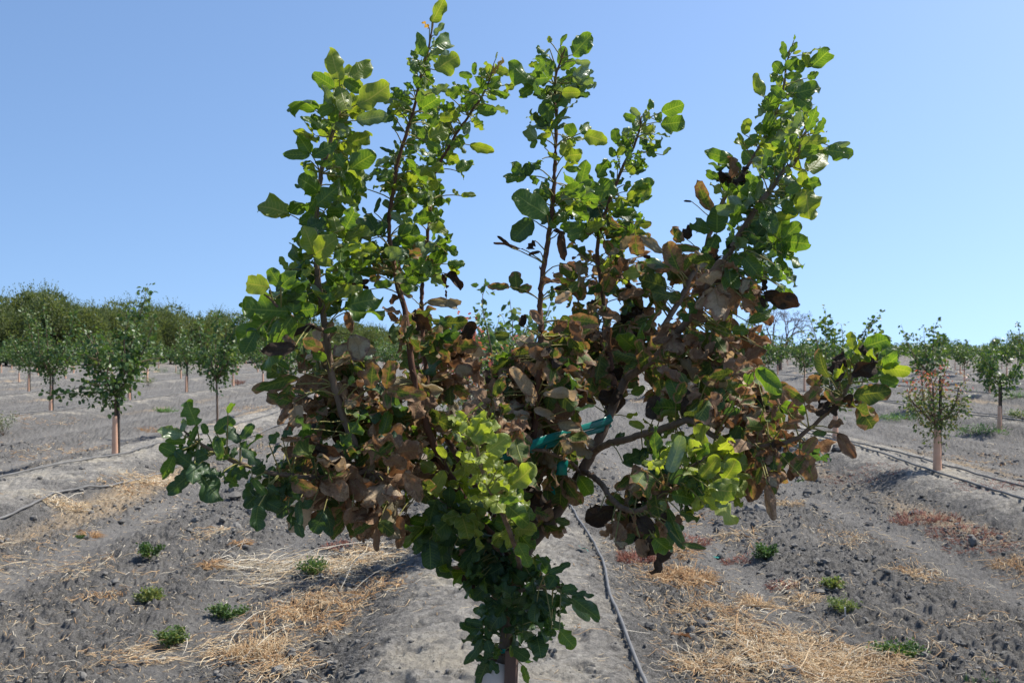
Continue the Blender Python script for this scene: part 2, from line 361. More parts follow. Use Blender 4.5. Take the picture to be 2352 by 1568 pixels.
# ------------------------------------------------------------------ leaves (batch)
def leaf_batch(mb, base, axis, nrm, L, W, kind, rn, bend, cup, wave, crump, nu=7, nv=11, phase=None):
    """many leaflets at once: every leaf is a curved, waved blade with a midrib line (uv) of its own"""
    N=len(L)
    if N==0: return
    base=np.asarray(base,float);axis=np.asarray(axis,float);nrm=np.asarray(nrm,float)
    axis/=np.linalg.norm(axis,axis=1)[:,None]; nrm=nrm-(nrm*axis).sum(1)[:,None]*axis; nrm/=np.linalg.norm(nrm,axis=1)[:,None]+1e-9
    sid=np.cross(axis,nrm)
    v=(1-np.cos(np.linspace(0,np.pi,nv)))/2; u=np.linspace(-1,1,nu)
    u=np.sign(u)*np.abs(u)**.85
    U,Vv=np.meshgrid(u,v)                       # nv,nu
    vm=rng.uniform(.42,.56,N)[:,None]
    vv=v[None]
    prof=np.where(vv<vm,np.sqrt(np.clip(1-((vv-vm)/vm)**2,0,1))**.95,np.sqrt(np.clip(1-((vv-vm)/(1-vm))**2,0,1))**rng.uniform(.75,1.15,N)[:,None])
    prof=np.maximum(prof,.012)
    irr=1+.085*np.sin(vv*rng.uniform(7,15,N)[:,None]+rng.uniform(0,6,N)[:,None])
    irr2=1+.085*np.sin(vv*rng.uniform(7,15,N)[:,None]+rng.uniform(0,6,N)[:,None])
    hw=(prof*W[:,None]/2)
    hwL=hw*irr; hwR=hw*irr2
    s=np.where(U[None]<0,U[None]*hwL[:,:,None],U[None]*hwR[:,:,None])       # N,nv,nu
    c=(cup/(W/2))[:,None,None]; c=np.where(np.abs(c)<1e-3,1e-3,c)
    x=np.sin(c*s)/c; z=(1-np.cos(c*s))/c
    aU=np.abs(U)[None]
    f1=rng.uniform(1.3,2.6,N)[:,None,None]*2*np.pi
    phL=rng.uniform(0,6.28,N)[:,None,None]; phR=rng.uniform(0,6.28,N)[:,None,None]
    ph=np.where(U[None]<0,phL,phR)
    wv=np.sin(f1*Vv[None]+ph)*aU**1.6*wave[:,None,None]*W[:,None,None]
    z=z+wv; x=x*(1-.9*np.abs(np.sin(f1*Vv[None]+ph))*wave[:,None,None]*aU)
    cr=0
    for _ in range(4):
        a=rng.uniform(3,14,N)[:,None,None]; b_=rng.uniform(-7,7,N)[:,None,None]; p0=rng.uniform(0,6.28,N)[:,None,None]
        cr=cr+1-2*np.abs(np.sin((a*Vv[None]+b_*U[None]+p0)/2))**.8
    z=z+cr*.33*crump[:,None,None]*W[:,None,None]
    be=np.where(np.abs(bend)<1e-3,1e-3,bend)[:,None,None]
    th=be*Vv[None]; Ls=L[:,None,None]
    yy=Ls*np.sin(th)/be; zz=-Ls*(1-np.cos(th))/be
    yo=yy+z*np.sin(th); zo=zz+z*np.cos(th)
    tw=rng.normal(0,.25,N)[:,None,None]*Vv[None]*(1+crump[:,None,None]*4)
    x2=x*np.cos(tw)-(z)*np.sin(tw); zo=zo+x*np.sin(tw)
    co=base[:,None,None]+x2[...,None]*sid[:,None,None]+yo[...,None]*axis[:,None,None]+zo[...,None]*nrm[:,None,None]
    V=co.reshape(-1,3)
    uv=np.stack([np.broadcast_to((U+1)/2,(N,nv,nu)),np.broadcast_to(Vv,(N,nv,nu))],-1).reshape(-1,2)
    i=np.arange(nv-1)[:,None]*nu+np.arange(nu-1)[None]
    q=np.stack([i,i+1,i+nu+1,i+nu],-1).reshape(-1,4)
    Q=(q[None]+(np.arange(N)*nv*nu)[:,None,None]).reshape(-1,4)
    mb.add(V,Q,None,np.repeat(kind,len(q)),uv,np.repeat(rn,nv*nu))

# ================================================================== the big young tree in front
TREE_D=2.3
TY=TREE_D; TX=P(1158,1500,TREE_D).x
tree=empty('pistachio_tree',(TX,TY,gz(TX,TY)),'large young pistachio tree in front, green shoots above a middle of withered brown leaves','tree')
TLOC=np.array(tree.location)
# branches: (name, [(x,y,depth,radius mm)...]) in 2352-px picture coordinates with a depth of their own
BR_={
 'stem':[(1158,1500,2.30,15),(1172,1400,2.31,15),(1190,1310,2.32,15),(1222,1245,2.32,14.5),(1270,1192,2.31,13),(1338,1080,2.30,12.5),(1365,1030,2.31,12),(1394,968,2.33,11),(1416,915,2.36,10.5),(1436,872,2.38,10)],
 'leader_right':[(1436,872,2.38,9),(1500,825,2.32,9),(1555,765,2.26,9),(1588,726,2.22,8.5),(1613,681,2.18,8),(1653,620,2.15,7.5),(1692,550,2.13,7),(1745,466,2.12,6),(1765,443,2.12,5.5),(1801,393,2.13,5),(1826,370,2.14,4.5),(1840,320,2.15,3.5),(1872,275,2.16,2.4)],
 'leader_back_right':[(1436,872,2.38,8),(1470,820,2.48,8),(1530,740,2.58,7.5),(1566,681,2.62,7.5),(1588,636,2.64,7),(1613,592,2.66,6.5),(1640,510,2.68,6),(1661,460,2.68,5.5),(1706,398,2.68,5),(1742,342,2.68,4.5),(1790,236,2.68,3.5),(1801,197,2.68,3),(1806,155,2.68,2.5),(1815,113,2.68,2)],
 'leader_middle':[(1416,915,2.36,7.5),(1402,830,2.50,7),(1391,723,2.56,6.5),(1380,648,2.58,6),(1372,586,2.60,5.5),(1376,540,2.60,5),(1400,460,2.60,4.5),(1433,379,2.60,4),(1460,328,2.60,3),(1474,268,2.60,2)],
 'leader_centre':[(1225,1240,2.32,8),(1215,1100,2.22,8),(1228,980,2.18,7.5),(1238,870,2.16,7),(1243,774,2.15,7),(1240,704,2.15,6.5),(1248,620,2.15,6),(1262,530,2.15,5.5),(1271,449,2.15,5),(1275,365,2.15,4.5),(1278,281,2.15,4),(1275,197,2.15,3),(1284,150,2.15,2),(1300,110,2.15,1.5)],
 'leader_left_inner':[(1200,1290,2.32,8),(1120,1160,2.42,8),(1040,1030,2.50,7.5),(990,930,2.52,7),(975,817,2.52,6.5),(972,797,2.52,6.5),(968,707,2.52,6),(972,620,2.52,5),(985,520,2.50,4.5),(992,420,2.50,4),(1011,373,2.49,4),(1040,322,2.48,3.5),(1076,266,2.47,3),(1115,207,2.46,2.5),(1135,151,2.46,1.8)],
 'leader_left_tall':[(1195,1300,2.32,8),(1090,1180,2.30,8.5),(1010,1050,2.27,8.5),(966,934,2.25,8),(947,845,2.24,7.5),(939,783,2.24,7),(930,712,2.25,6.5),(910,640,2.26,6),(897,562,2.27,5.5),(894,503,2.27,5),(905,432,2.27,4.5),(914,370,2.27,4.5),(936,300,2.27,4),(953,244,2.27,3.5),(967,174,2.27,3),(984,112,2.27,2.4),(998,34,2.27,1.6)],
 'leader_left':[(1190,1310,2.32,7.5),(1060,1190,2.26,8),(927,1111,2.16,8.5),(899,1108,2.14,8.5),(843,1080,2.12,8.5),(826,1052,2.12,8.5),(793,968,2.12,8.5),(767,884,2.12,8),(757,830,2.12,7.5),(745,740,2.12,7),(730,640,2.12,6.5),(725,560,2.12,6),(728,480,2.12,5.5),(738,400,2.12,5),(757,330,2.12,4.5),(772,280,2.12,4),(790,210,2.12,2.6)],
 'branch_low_left':[(843,1080,2.12,6.5),(780,1096,2.08,6),(725,1097,2.02,5.5),(619,1086,1.95,4.5),(582,1074,1.93,4),(535,1058,1.91,4),(493,1037,1.90,3.5),(442,1007,1.89,2.5),(420,985,1.88,1.8)],
 'branch_left_tip':[(748,760,2.12,5),(712,745,2.02,4.5),(660,720,1.93,3.5),(625,690,1.90,2.5),(600,665,1.90,2)],
 'branch_low_right':[(1352,1050,2.31,8),(1386,1023,2.22,8),(1444,1007,2.14,7.5),(1517,985,2.06,7),(1581,965,2.00,6.5),(1607,978,1.99,6),(1645,1004,1.98,5.5),(1693,1020,1.97,5.5),(1751,1023,1.96,5),(1821,1010,1.95,4.5),(1869,975,1.94,4),(1911,937,1.93,3.8),(1943,898,1.92,3),(1963,850,1.92,2.2),(1972,820,1.92,1.6)],
 'branch_front_right':[(1338,1080,2.30,6.5),(1376,1105,2.16,6.5),(1409,1151,2.04,6),(1457,1173,1.95,5.5),(1501,1154,1.90,5),(1546,1103,1.86,4),(1585,1075,1.84,3),(1620,1050,1.83,2)],
 'branch_front_centre':[(1196,1320,2.32,5.5),(1185,1260,2.12,5),(1150,1170,1.95,5),(1115,1100,1.86,4),(1095,1030,1.82,3),(1088,960,1.81,2)],
 'branch_middle':[(1330,1085,2.30,5),(1313,1063,2.22,4.5),(1250,1035,2.14,4),(1180,1028,2.10,3),(1130,1000,2.06,2.5)],
 'branch_drooping':[(1178,1360,2.31,4),(1215,1352,2.20,3.5),(1260,1345,2.12,3),(1320,1355,2.07,2)],
}
SK=[];SKB=[]   # skeleton samples
paths={}
for bi,(nm,pts) in enumerate(BR_.items()):
    p3=[P(x,y,d) for x,y,d,r in pts]; O,R=crom(p3,[r/1000 for *_,r in pts],.012)
    wob=rng.normal(0,.0012,O.shape); O=O+np.cumsum(wob,0)*.0+wob*.6
    paths[nm]=(O,R,bi)
    for k in range(0,len(O),2): SK.append(O[k]); SKB.append((bi,k,R[k]))
SK=np.array(SK); names=list(BR_)
def proj(p):
    p=np.asarray(p,float); c,s=math.cos(PITCH),math.sin(PITCH)
    y=p[...,1]; z=p[...,2]-CAMZ; f=y*c+z*s; w=-y*s+z*c
    return np.stack([1176+p[...,0]/f*FPX,784-w/f*FPX],-1)
SKP=proj(SK)
REG={'A':(560,0,.29787),'B':(560,460,.29787),'C':(1160,60,.29787),'E':(1560,60,.29787),'F':(1160,480,.29787),'G':(1560,480,.29787),
     'H':(360,880,.29787),'I':(960,880,.29787),'J':(1460,880,.34014),'K':(700,1160,.3234)}
LV={
'A':"""900 660 825 405 .62 y|1000 650 1150 495 .75 y|700 900 475 690 .75 g|860 720 690 610 .6 g|900 870 935 690 .85 y|905 710 960 970 .6 y|1040 860 1325 745 .78 y|1040 990 1285 950 .6 s|940 660 1070 740 .7 g|860 870 720 930 .6 g|700 930 715 1060 .8 g|745 1040 815 1075 .4 g|665 1260 560 1095 .8 g|660 1265 475 1270 .5 g|665 1320 510 1330 .35 g|680 1290 860 1150 .6 g|960 1160 1190 1150 .7 y|960 1165 1050 1290 .9 y|990 1390 1170 1250 .8 g|965 1385 870 1260 .7 g|965 1400 1080 1550 .8 g|880 1100 955 1080 .8 s|870 1000 1000 1015 .4 g|700 1330 860 1360 .35 g|790 1360 880 1430 .6 s|720 1560 950 1480 .85 y|710 1470 620 1380 .45 g|690 1568 545 1530 .4 g|830 860 770 700 .5 s|840 1000 960 1100 .7 s
1660 185 1765 0 .6 y|1640 230 1590 180 .8 o|1690 370 1885 290 .7 g|1680 290 1760 200 .6 s|1600 470 1535 250 .45 g|1685 575 1870 470 .95 y|1640 440 1770 400 .5 s|1560 530 1500 480 .6 g|1580 510 1640 530 .9 g|1600 590 1670 610 .6 g|1560 720 1520 620 .7 g|1510 730 1425 650 .35 g|1520 940 1415 870 .4 g|1540 600 1510 420 .5 g|1410 810 1350 720 .9 g|1410 815 1495 850 .6 g|1330 860 1300 940 .5 t|1350 960 1295 990 .8 t|1330 1040 1415 1060 .5 t|1560 900 1720 800 .7 g|1570 890 1570 760 .6 g|1660 760 1810 720 .6 s|1810 800 1900 720 .8 g|1760 870 1860 970 .7 y|1930 840 2040 790 .6 g|1530 960 1640 960 .5 g|1600 1140 1540 1040 .7 g|1640 1130 1800 1050 .8 y|1600 1160 1500 1150 .7 g|1620 1170 1740 1240 .7 g
2160 600 2270 490 .6 o|2190 570 2290 610 .85 y|2185 480 2200 430 .4 y|2110 600 2105 520 .5 y|2110 730 2030 640 .6 g|2120 720 2220 640 .9 g|2130 750 2225 770 .5 g|2110 790 2190 815 .5 g|2030 900 2180 920 .75 g|2180 880 2285 920 .6 s|1970 1190 2160 1235 .5 y|1990 990 2080 1010 .7 g|1850 1040 1910 1050 .6 g|1780 1150 1905 1190 .6 g|1860 1400 1995 1330 .8 g|1890 1400 1920 1470 .5 y|1600 1390 1755 1370 .8 y|1600 1400 1670 1550 .8 y|1220 1470 1330 1400 .9 g|1200 1470 1330 1475 .3 t|1190 1360 1330 1310 .6 s|1360 1260 1250 1220 .3 t|1350 1150 1390 1240 .4 g|1700 1350 1600 1300 .7 g|2000 850 1900 900 .6 g|1960 1000 1930 1110 .7 s|2060 620 2130 560 .6 g""",
'B':"""490 210 220 100 .75 y|500 215 370 240 .35 y|500 210 620 30 .7 g|570 290 690 230 .7 g|620 330 780 260 .8 t|600 330 535 440 .3 g|540 420 600 480 .3 s|715 140 870 0 .8 g|870 80 1025 110 .45 y|800 160 915 155 .3 g|950 330 1060 150 .75 g|890 370 850 230 1. y|740 370 880 390 .4 g|690 540 640 330 .8 y|690 550 870 420 .9 y|1000 510 950 340 .85 g|990 520 870 460 .5 y|1010 520 1185 480 .7 y|1060 690 1030 530 .7 y|700 590 870 620 .5 y|1140 640 1180 430 .5 t|1200 380 1040 330 .5 s|1200 380 1270 290 .8 t|1210 370 1120 190 .5 t|1190 200 1240 70 .3 t|1120 210 1095 155 .5 t|1250 400 1295 345 .5 t|1420 290 1350 200 .7 s|1430 260 1460 140 .8 y|1500 260 1660 230 .8 g|1440 280 1540 310 .5 y|1390 110 1520 110 .35 g|1650 220 1755 200 .75 g|1640 290 1770 340 .75 y|1600 130 1520 60 .7 g|1600 140 1660 80 .9 t|1900 60 2005 20 .5 y|1880 60 1830 10 .6 y|1770 440 1845 390 .7 g|1780 480 1865 520 .9 g|1790 620 1925 610 .7 g|1800 640 1880 700 .6 y|1760 690 1920 760 .6 k|1740 700 1770 820 .4 k|1760 930 1880 960 .85 d|1620 930 1800 940 .5 d|1780 900 1790 830 .35 k|1500 900 1320 840 .5 d|1440 560 1280 500 .7 s|1300 590 1440 520 .6 s|1530 600 1440 420 .6 g|1530 600 1670 700 .85 g|1550 590 1700 480 .6 s|1400 620 1510 600 .5 g|1480 740 1630 740 .35 g|1350 750 1470 720 .8 b|1340 780 1190 790 .5 g|1330 680 1260 640 .7 b|1260 640 1210 600 .4 s|1050 680 1220 690 .5 g|1240 720 1150 760 .7 b|1150 760 1040 770 .5 k|1140 830 1080 780 .6 k
330 810 120 770 .8 y|420 800 550 690 .8 g|420 800 330 665 .8 g|470 660 420 560 .6 y|500 650 560 600 .8 y|590 740 700 670 .8 y|520 1020 540 760 .75 g|500 1010 130 970 .72 g|520 1045 310 1340 .62 g|530 1050 715 970 .6 g|620 850 710 940 .8 g|560 1060 690 1100 .6 t|840 895 960 790 .5 y|840 900 700 890 .4 y|860 910 1075 790 .4 y|940 975 1215 860 .75 g|940 980 1250 1110 .58 g|830 800 800 660 .4 g|840 790 980 680 .7 g|960 780 1080 660 .6 t|740 860 680 790 .6 s|660 620 610 570 .5 g|970 1010 1000 1180 .75 r|1000 1200 1100 1400 .85 d|1000 1250 1185 1330 .6 d|980 1280 860 1420 .7 d|1000 1380 840 1490 .5 d|700 1130 450 1220 .35 k|540 1290 440 1210 .6 r|540 1300 260 1330 .4 k|600 1240 740 1320 .7 b|800 1400 680 1340 .7 g|580 1510 600 1360 .6 r|700 1540 740 1420 .8 b|490 1480 370 1400 .5 g|880 1150 790 1170 .6 g|1440 1230 1510 1100 .6 b|1430 1180 1430 1040 .5 r|1340 1110 1350 1270 .5 b|1680 1250 1870 1120 .6 t|1780 1100 1660 1060 .7 t|1830 1290 2035 1300 .7 b|1850 1300 1780 1340 .7 b|1600 1300 1700 1260 .3 b|1640 1290 1780 1390 .7 d|1600 1530 1780 1350 .7 t|1250 1568 1370 1430 .8 b|1250 1550 1130 1420 .8 b|1110 1560 1060 1500 .9 r|1850 1500 2000 1480 .8 d|1390 900 1210 870 .5 r|1400 1010 1260 990 .5 r|1380 1090 1310 980 .6 r""",
'C':"""800 250 945 90 .8 g|700 170 745 80 .5 g|620 150 600 95 .8 y|610 270 510 190 .6 g|610 200 550 250 .4 s|660 350 510 280 .5 g|520 330 445 320 .8 y|700 330 740 200 .7 g|700 370 815 290 .6 g|640 430 540 350 .85 g|800 430 965 350 .7 s|820 300 940 310 .6 s|800 430 900 510 .5 s|860 490 1000 440 .45 s|680 460 780 430 .3 g|485 495 290 350 .8 g|490 490 360 575 .7 g|330 490 240 540 .8 y|555 610 480 575 .4 g|550 590 650 520 .8 g|710 560 855 560 .7 y|860 550 910 510 .7 g|680 680 760 560 .8 g|740 690 850 640 .3 s|655 730 585 650 .4 g|690 770 800 760 .3 s|620 860 740 700 .3 g|660 860 770 800 .3 t|590 840 470 740 .6 t|600 840 600 740 .7 t|590 850 500 840 .6 s|510 940 365 820 .7 s|500 940 460 1010 .7 g|570 1010 580 900 1. g|870 890 940 770 .7 g|820 910 740 810 .8 g|800 940 900 930 .4 y|890 900 1075 960 .7 y|720 1080 760 950 .85 y|730 1080 870 1060 .95 y|700 1110 600 1050 .5 y|720 1170 840 1150 .6 y|740 1180 860 1190 .5 g|420 1240 225 1270 .5 g|410 1240 300 1140 .75 g|450 1240 420 1140 .9 t|460 1160 535 1180 .8 t|450 1245 560 1320 .5 g|560 1310 590 1240 .6 g|1000 1250 1060 1115 .9 g|910 1360 770 1280 .6 s|910 1360 940 1240 .7 g|900 1370 1140 1340 .8 g|1250 1440 1440 1360 .75 y|1300 1330 1450 1290 .7 g|1230 1370 1260 1280 .7 g|1140 1260 1110 1200 .6 t|730 1380 870 1370 .35 g|610 1420 490 1370 .4 g|590 1560 330 1390 .7 g|1100 1510 1250 1430 .7 y|800 1480 700 1400 .6 s|1000 1480 900 1420 .7 g|750 1540 830 1460 .8 y
1350 750 1275 690 .8 s|1430 700 1435 610 .9 g|1520 800 1470 700 .7 g|1530 720 1705 650 .7 g|1520 820 1715 800 .8 g|1360 860 1470 880 .9 y|1330 880 1290 780 .5 g|1470 900 1590 900 .35 s|1190 970 1300 960 .8 g|1170 970 1130 860 .8 g|1200 890 1290 860 .7 s|1160 1070 1085 1030 .85 g|1160 1070 1220 1000 .8 y|1170 1180 1160 1110 .4 g|1240 1130 1270 1010 .5 g|1410 1040 1560 960 .7 g|1400 1060 1490 1070 .5 g|1540 1070 1600 1010 .5 s|1410 1040 1360 940 .8 t|1310 1070 1370 1040 .8 g|1230 1140 1310 1225 .6 y|1330 1100 1400 1150 .5 g|1320 1220 1400 1190 .3 t|1400 800 1380 710 .6 s|1430 780 1400 700 .6 y""",
'E':"""1200 290 1180 150 .5 g|1250 230 1285 150 .6 g|1270 130 1290 80 .4 g|1260 240 1325 220 .4 y|1350 250 1475 185 .6 y|1410 350 1350 230 .7 y|1410 350 1560 215 .75 g|1300 290 1330 390 .9 g|1200 370 1290 300 .9 g|1180 400 1110 320 .9 g|1380 440 1470 400 .7 g|1180 430 1065 450 .8 g|1190 430 1280 400 .7 g|1240 560 1240 450 .7 g|1270 570 1490 500 .72 g|1270 570 1400 690 .7 g|1015 590 955 425 .6 y|1030 700 1130 580 1. g|1080 500 1210 620 .5 g|1140 650 1300 645 .3 g|1160 700 1240 660 .7 s|1040 720 980 655 .3 s|1150 750 1230 740 .4 g|1050 900 1080 720 .6 g|1060 890 1160 800 .7 g|860 900 900 775 .65 y|855 970 820 895 .5 y|870 970 1010 920 .6 g|960 880 1000 800 .6 g|1180 870 1320 740 .6 g|1230 900 1340 830 .9 y|1380 880 1470 670 .4 g|1440 890 1535 780 .5 g|1370 800 1370 740 .6 y|1310 960 1510 940 .5 y|1290 1010 1260 900 .7 g|1510 1030 1765 1050 .55 g|1570 1000 1720 975 .4 s|1330 1030 1460 1020 .8 g|1390 1200 1530 1050 .8 y|1180 920 1260 990 .5 y|1040 1050 1200 870 .5 s|1070 1110 990 970 .3 y|930 1120 1040 1060 .5 s|1110 1160 1200 1060 .9 g|770 1110 560 1050 .55 g|770 1260 680 1110 .85 r|650 1270 545 1200 .6 g|830 1200 800 1130 .7 g|830 1240 870 1300 .7 k|430 1450 350 1440 .3 k|590 1530 440 1280 .45 b|720 1400 620 1280 .8 y|740 1430 760 1360 .8 y|850 1400 760 1280 .8 g|860 1440 960 1290 .85 s|960 1440 1010 1280 .4 s|1200 1370 1310 1330 .8 g|1340 1320 1480 1290 .8 g|1350 1330 1340 1200 .8 y|1360 1330 1410 1568 .95 y|1100 1480 1230 1400 .6 g|1180 1520 1310 1550 .6 g|760 1540 840 1470 .9 y|1000 1240 940 1140 .7 s|1100 1260 1040 1180 .7 g|1250 1230 1180 1160 .6 y""",
'F':"""470 190 310 350 .75 t|390 430 190 320 .22 k|300 420 185 300 .2 k|490 360 400 400 .9 k|530 450 440 470 .4 k|900 270 690 220 .7 g|900 270 1105 240 .6 y|890 280 760 330 .7 g|1120 140 1320 110 .4 g|1130 140 1320 190 .5 t|1330 210 1365 130 .7 g|1130 320 1210 290 .7 t|1190 430 1300 320 .6 d|1200 440 1150 560 .7 b|1240 540 1400 400 .45 r|1150 660 1240 500 .8 r|1380 490 1440 495 .6 k|920 500 770 400 .6 b|930 540 830 360 .25 d|700 290 720 530 .35 k|650 270 780 330 .5 k|280 740 110 740 .5 b|340 770 330 620 .8 b|350 770 460 740 .7 b|620 700 550 670 .8 r|620 690 705 690 .6 r|630 730 640 850 .4 t|650 750 750 770 .4 k|720 560 820 590 .4 r|820 540 930 720 .75 d|1050 780 1120 640 .8 b|1060 800 1190 770 .5 t|780 780 660 870 .5 D|920 880 1030 900 .6 k|450 930 520 1060 .6 r|380 1060 400 970 .9 k|280 1140 170 1130 1. b|780 1130 760 970 .8 b|790 1140 1030 1060 .55 b|780 1150 880 1330 .6 b|630 1200 440 1210 .5 b|1210 630 1350 620 .8 Y|1060 590 1100 520 .7 Y|1210 680 1250 720 .7 Y|1050 620 1040 560 .7 Y|1380 780 1160 870 .5 r|1350 940 1270 980 .9 k|1500 1040 1560 1120 .35 D|1580 1060 1640 1180 .6 D|1100 480 1180 450 .8 d""",
'G':"""640 300 640 80 .8 t|580 270 420 220 .8 t|640 310 540 500 .7 t|1100 170 1310 150 .5 y|1110 390 1370 450 .8 g|1110 380 1180 170 .9 g|960 320 1070 190 .8 t|800 200 770 60 .6 y|860 500 1000 650 .8 g|1080 680 1215 660 .5 y|1070 650 1170 520 .6 g|1190 580 1255 640 .8 g|1150 720 1215 750 .8 s|880 670 940 760 .6 y|1020 800 1290 860 .55 k|990 770 1080 680 .8 k|1000 820 1030 900 .5 k|900 1030 1085 940 .45 g|340 380 280 260 .9 b|390 350 410 220 .7 k|200 460 20 320 .4 d|500 430 260 420 .3 b|330 620 240 400 .7 b|370 610 440 450 .6 b|900 450 1050 400 .5 s|260 600 140 610 .35 r|230 740 10 680 .75 b|340 830 60 790 .6 b|190 900 280 940 .6 b|700 560 800 640 .8 r|780 700 940 870 .6 b|590 1260 800 1130 .7 b|740 1090 900 1090 .6 g|570 1280 480 1350 .7 t|610 1290 680 1520 .6 t|330 1320 460 1500 .6 d|1020 1240 1090 1230 .8 g|870 1320 1030 1240 .7 r|940 1400 830 1430 .8 b|860 1500 930 1440 .7 g|980 1410 1150 1560 .45 g|760 480 850 560 .8 g|720 420 790 380 .7 k
1760 1260 1730 1110 .55 y|1850 1230 2050 1160 .8 g|1880 1300 1960 1240 .6 y|1990 1410 2225 1390 .6 y|2000 1400 2150 1290 .7 g|1700 1300 1700 1190 .5 s|1690 1320 1760 1260 .7 g|1740 1360 1830 1300 .8 y|1970 1480 2110 1530 .8 g|1740 1450 1985 1390 .65 k|1560 1480 1410 1310 .55 b|1640 1510 1560 1400 .8 k|1800 1330 1760 1180 .5 y|1900 1400 2000 1330 .6 y|1700 1400 1680 1330 .5 k""",
'H':"""290 610 65 590 .55 s|400 530 320 345 .85 g|280 580 310 480 .6 s|560 590 690 470 .8 g|660 430 710 300 .4 g|490 600 450 520 .7 g|330 690 410 540 .4 g|230 760 110 700 .85 g|220 770 130 970 .5 g|310 660 160 660 .5 g|400 880 230 760 .7 t|390 800 490 750 .95 t|350 930 200 1060 .65 t|410 890 560 1165 .75 t|440 880 590 940 .75 t|600 800 560 620 .5 g|560 800 690 790 .4 g|760 660 640 560 .75 t|770 640 860 520 .6 t|760 690 870 680 .6 t|760 700 930 830 .6 t|1000 690 1080 610 .8 t|1100 620 1200 560 .7 t|1100 700 940 790 .5 t|690 900 820 950 .8 t|850 910 1000 860 .6 t|600 930 750 1010 .4 g|930 1140 780 1080 .9 t|870 970 960 1110 .5 g|980 1030 1085 1070 .8 t|940 1140 1090 1220 .75 t|910 1190 870 1370 .9 t|1240 1150 1190 1070 .5 g|1250 1140 1210 1320 .4 t|1220 1320 1270 1450 .55 t|1290 1100 1260 970 .3 t|1240 140 880 190 .38 b|1180 200 1100 310 .6 b|1290 270 1180 230 .5 b|1340 560 1190 500 .65 t|1400 500 1300 480 .7 r|1350 600 1390 680 .7 r|1090 640 1260 640 .4 r|1350 740 1060 750 .5 r|1340 780 1100 990 .7 b|1360 1150 1270 1200 .8 t|1440 1250 1360 1400 .9 t|1450 1200 1530 1400 .6 t|1480 1070 1280 1170 .35 r|1680 1200 1590 1370 .5 r|1520 700 1740 820 .7 t|1750 1050 1880 1310 .72 D|1850 1320 1670 1400 .4 b|1885 1370 1885 1540 .45 r|1900 1320 2020 1420 .8 b|2060 1270 2060 1520 .45 r|2020 750 2260 700 .75 r|2120 860 1960 790 .85 r|2110 900 2280 1100 .6 r|1870 780 2060 620 .6 b|1610 330 1720 400 .8 d|1960 230 1990 30 .6 b|1830 230 1850 20 .7 b|1960 240 2270 290 .45 b|1955 240 1970 400 .6 b|1730 210 1780 100 .8 r|1660 200 1690 130 .8 g|2000 440 2280 520 .5 b|680 800 740 720 .6 t|520 700 620 640 .5 t""",
'I':"""1180 330 970 40 .3 D|1230 160 1250 40 .4 D|1290 220 1310 120 .6 D|1230 280 1590 220 .32 D|1150 400 1390 470 .42 D|1160 360 1100 280 .8 D|850 460 920 560 .6 D|1460 400 1650 420 .5 t|1560 300 1640 340 .5 k|1390 630 1600 770 .7 d|1340 520 1520 570 .8 d|1830 220 1690 290 .75 k|1880 60 1780 170 .8 k|2130 480 2180 320 .8 b
380 560 350 490 .6 Y|390 670 260 600 .8 Y|400 650 490 550 .6 Y|600 480 520 420 .7 Y|640 620 720 480 .8 Y|640 620 800 530 .7 Y|610 450 720 340 .4 y|500 510 470 410 .3 r|540 720 630 690 .9 Y|770 750 940 620 .8 Y|650 650 720 700 .5 Y|590 950 640 820 .5 Y|560 800 640 890 .7 Y|730 880 830 760 .8 Y|350 900 230 830 .9 y|430 800 370 700 .6 Y|480 860 450 790 .6 s|850 900 870 800 .8 y|900 940 1010 860 .9 y|930 960 1010 920 .4 y|800 1080 880 910 .85 Y|870 1010 1020 1060 .4 Y|600 980 690 970 .6 s|420 900 320 1110 .5 Y|580 1230 610 1100 .5 Y|500 1170 600 1260 .7 g|360 1130 270 1330 .8 t|620 1120 760 1190 .5 s|860 1150 1000 1120 .5 g|1000 1130 1140 1100 .5 g|930 1180 1120 1350 .75 g|1080 1180 1300 1280 .6 b|1230 1330 1400 1470 .85 b|1110 1350 1180 1450 .7 t|600 1260 700 1340 .7 g|830 1520 900 1390 .8 y|700 1330 800 1300 .7 g|520 1430 350 1480 .8 t|540 1300 370 1380 .8 t|800 1290 890 1330 .4 y|430 560 470 640 .8 Y|560 600 590 500 .6 Y|520 900 570 820 .7 Y|680 830 760 800 .8 Y|450 1000 560 1020 .6 y|700 1000 760 1080 .6 Y|340 780 240 720 .5 y
1520 950 1620 1090 .8 g|1500 1100 1520 1160 .5 g|1700 1210 1560 1360 .45 k|1330 1300 1450 1330 .6 b|1500 1000 1420 960 .5 b""",
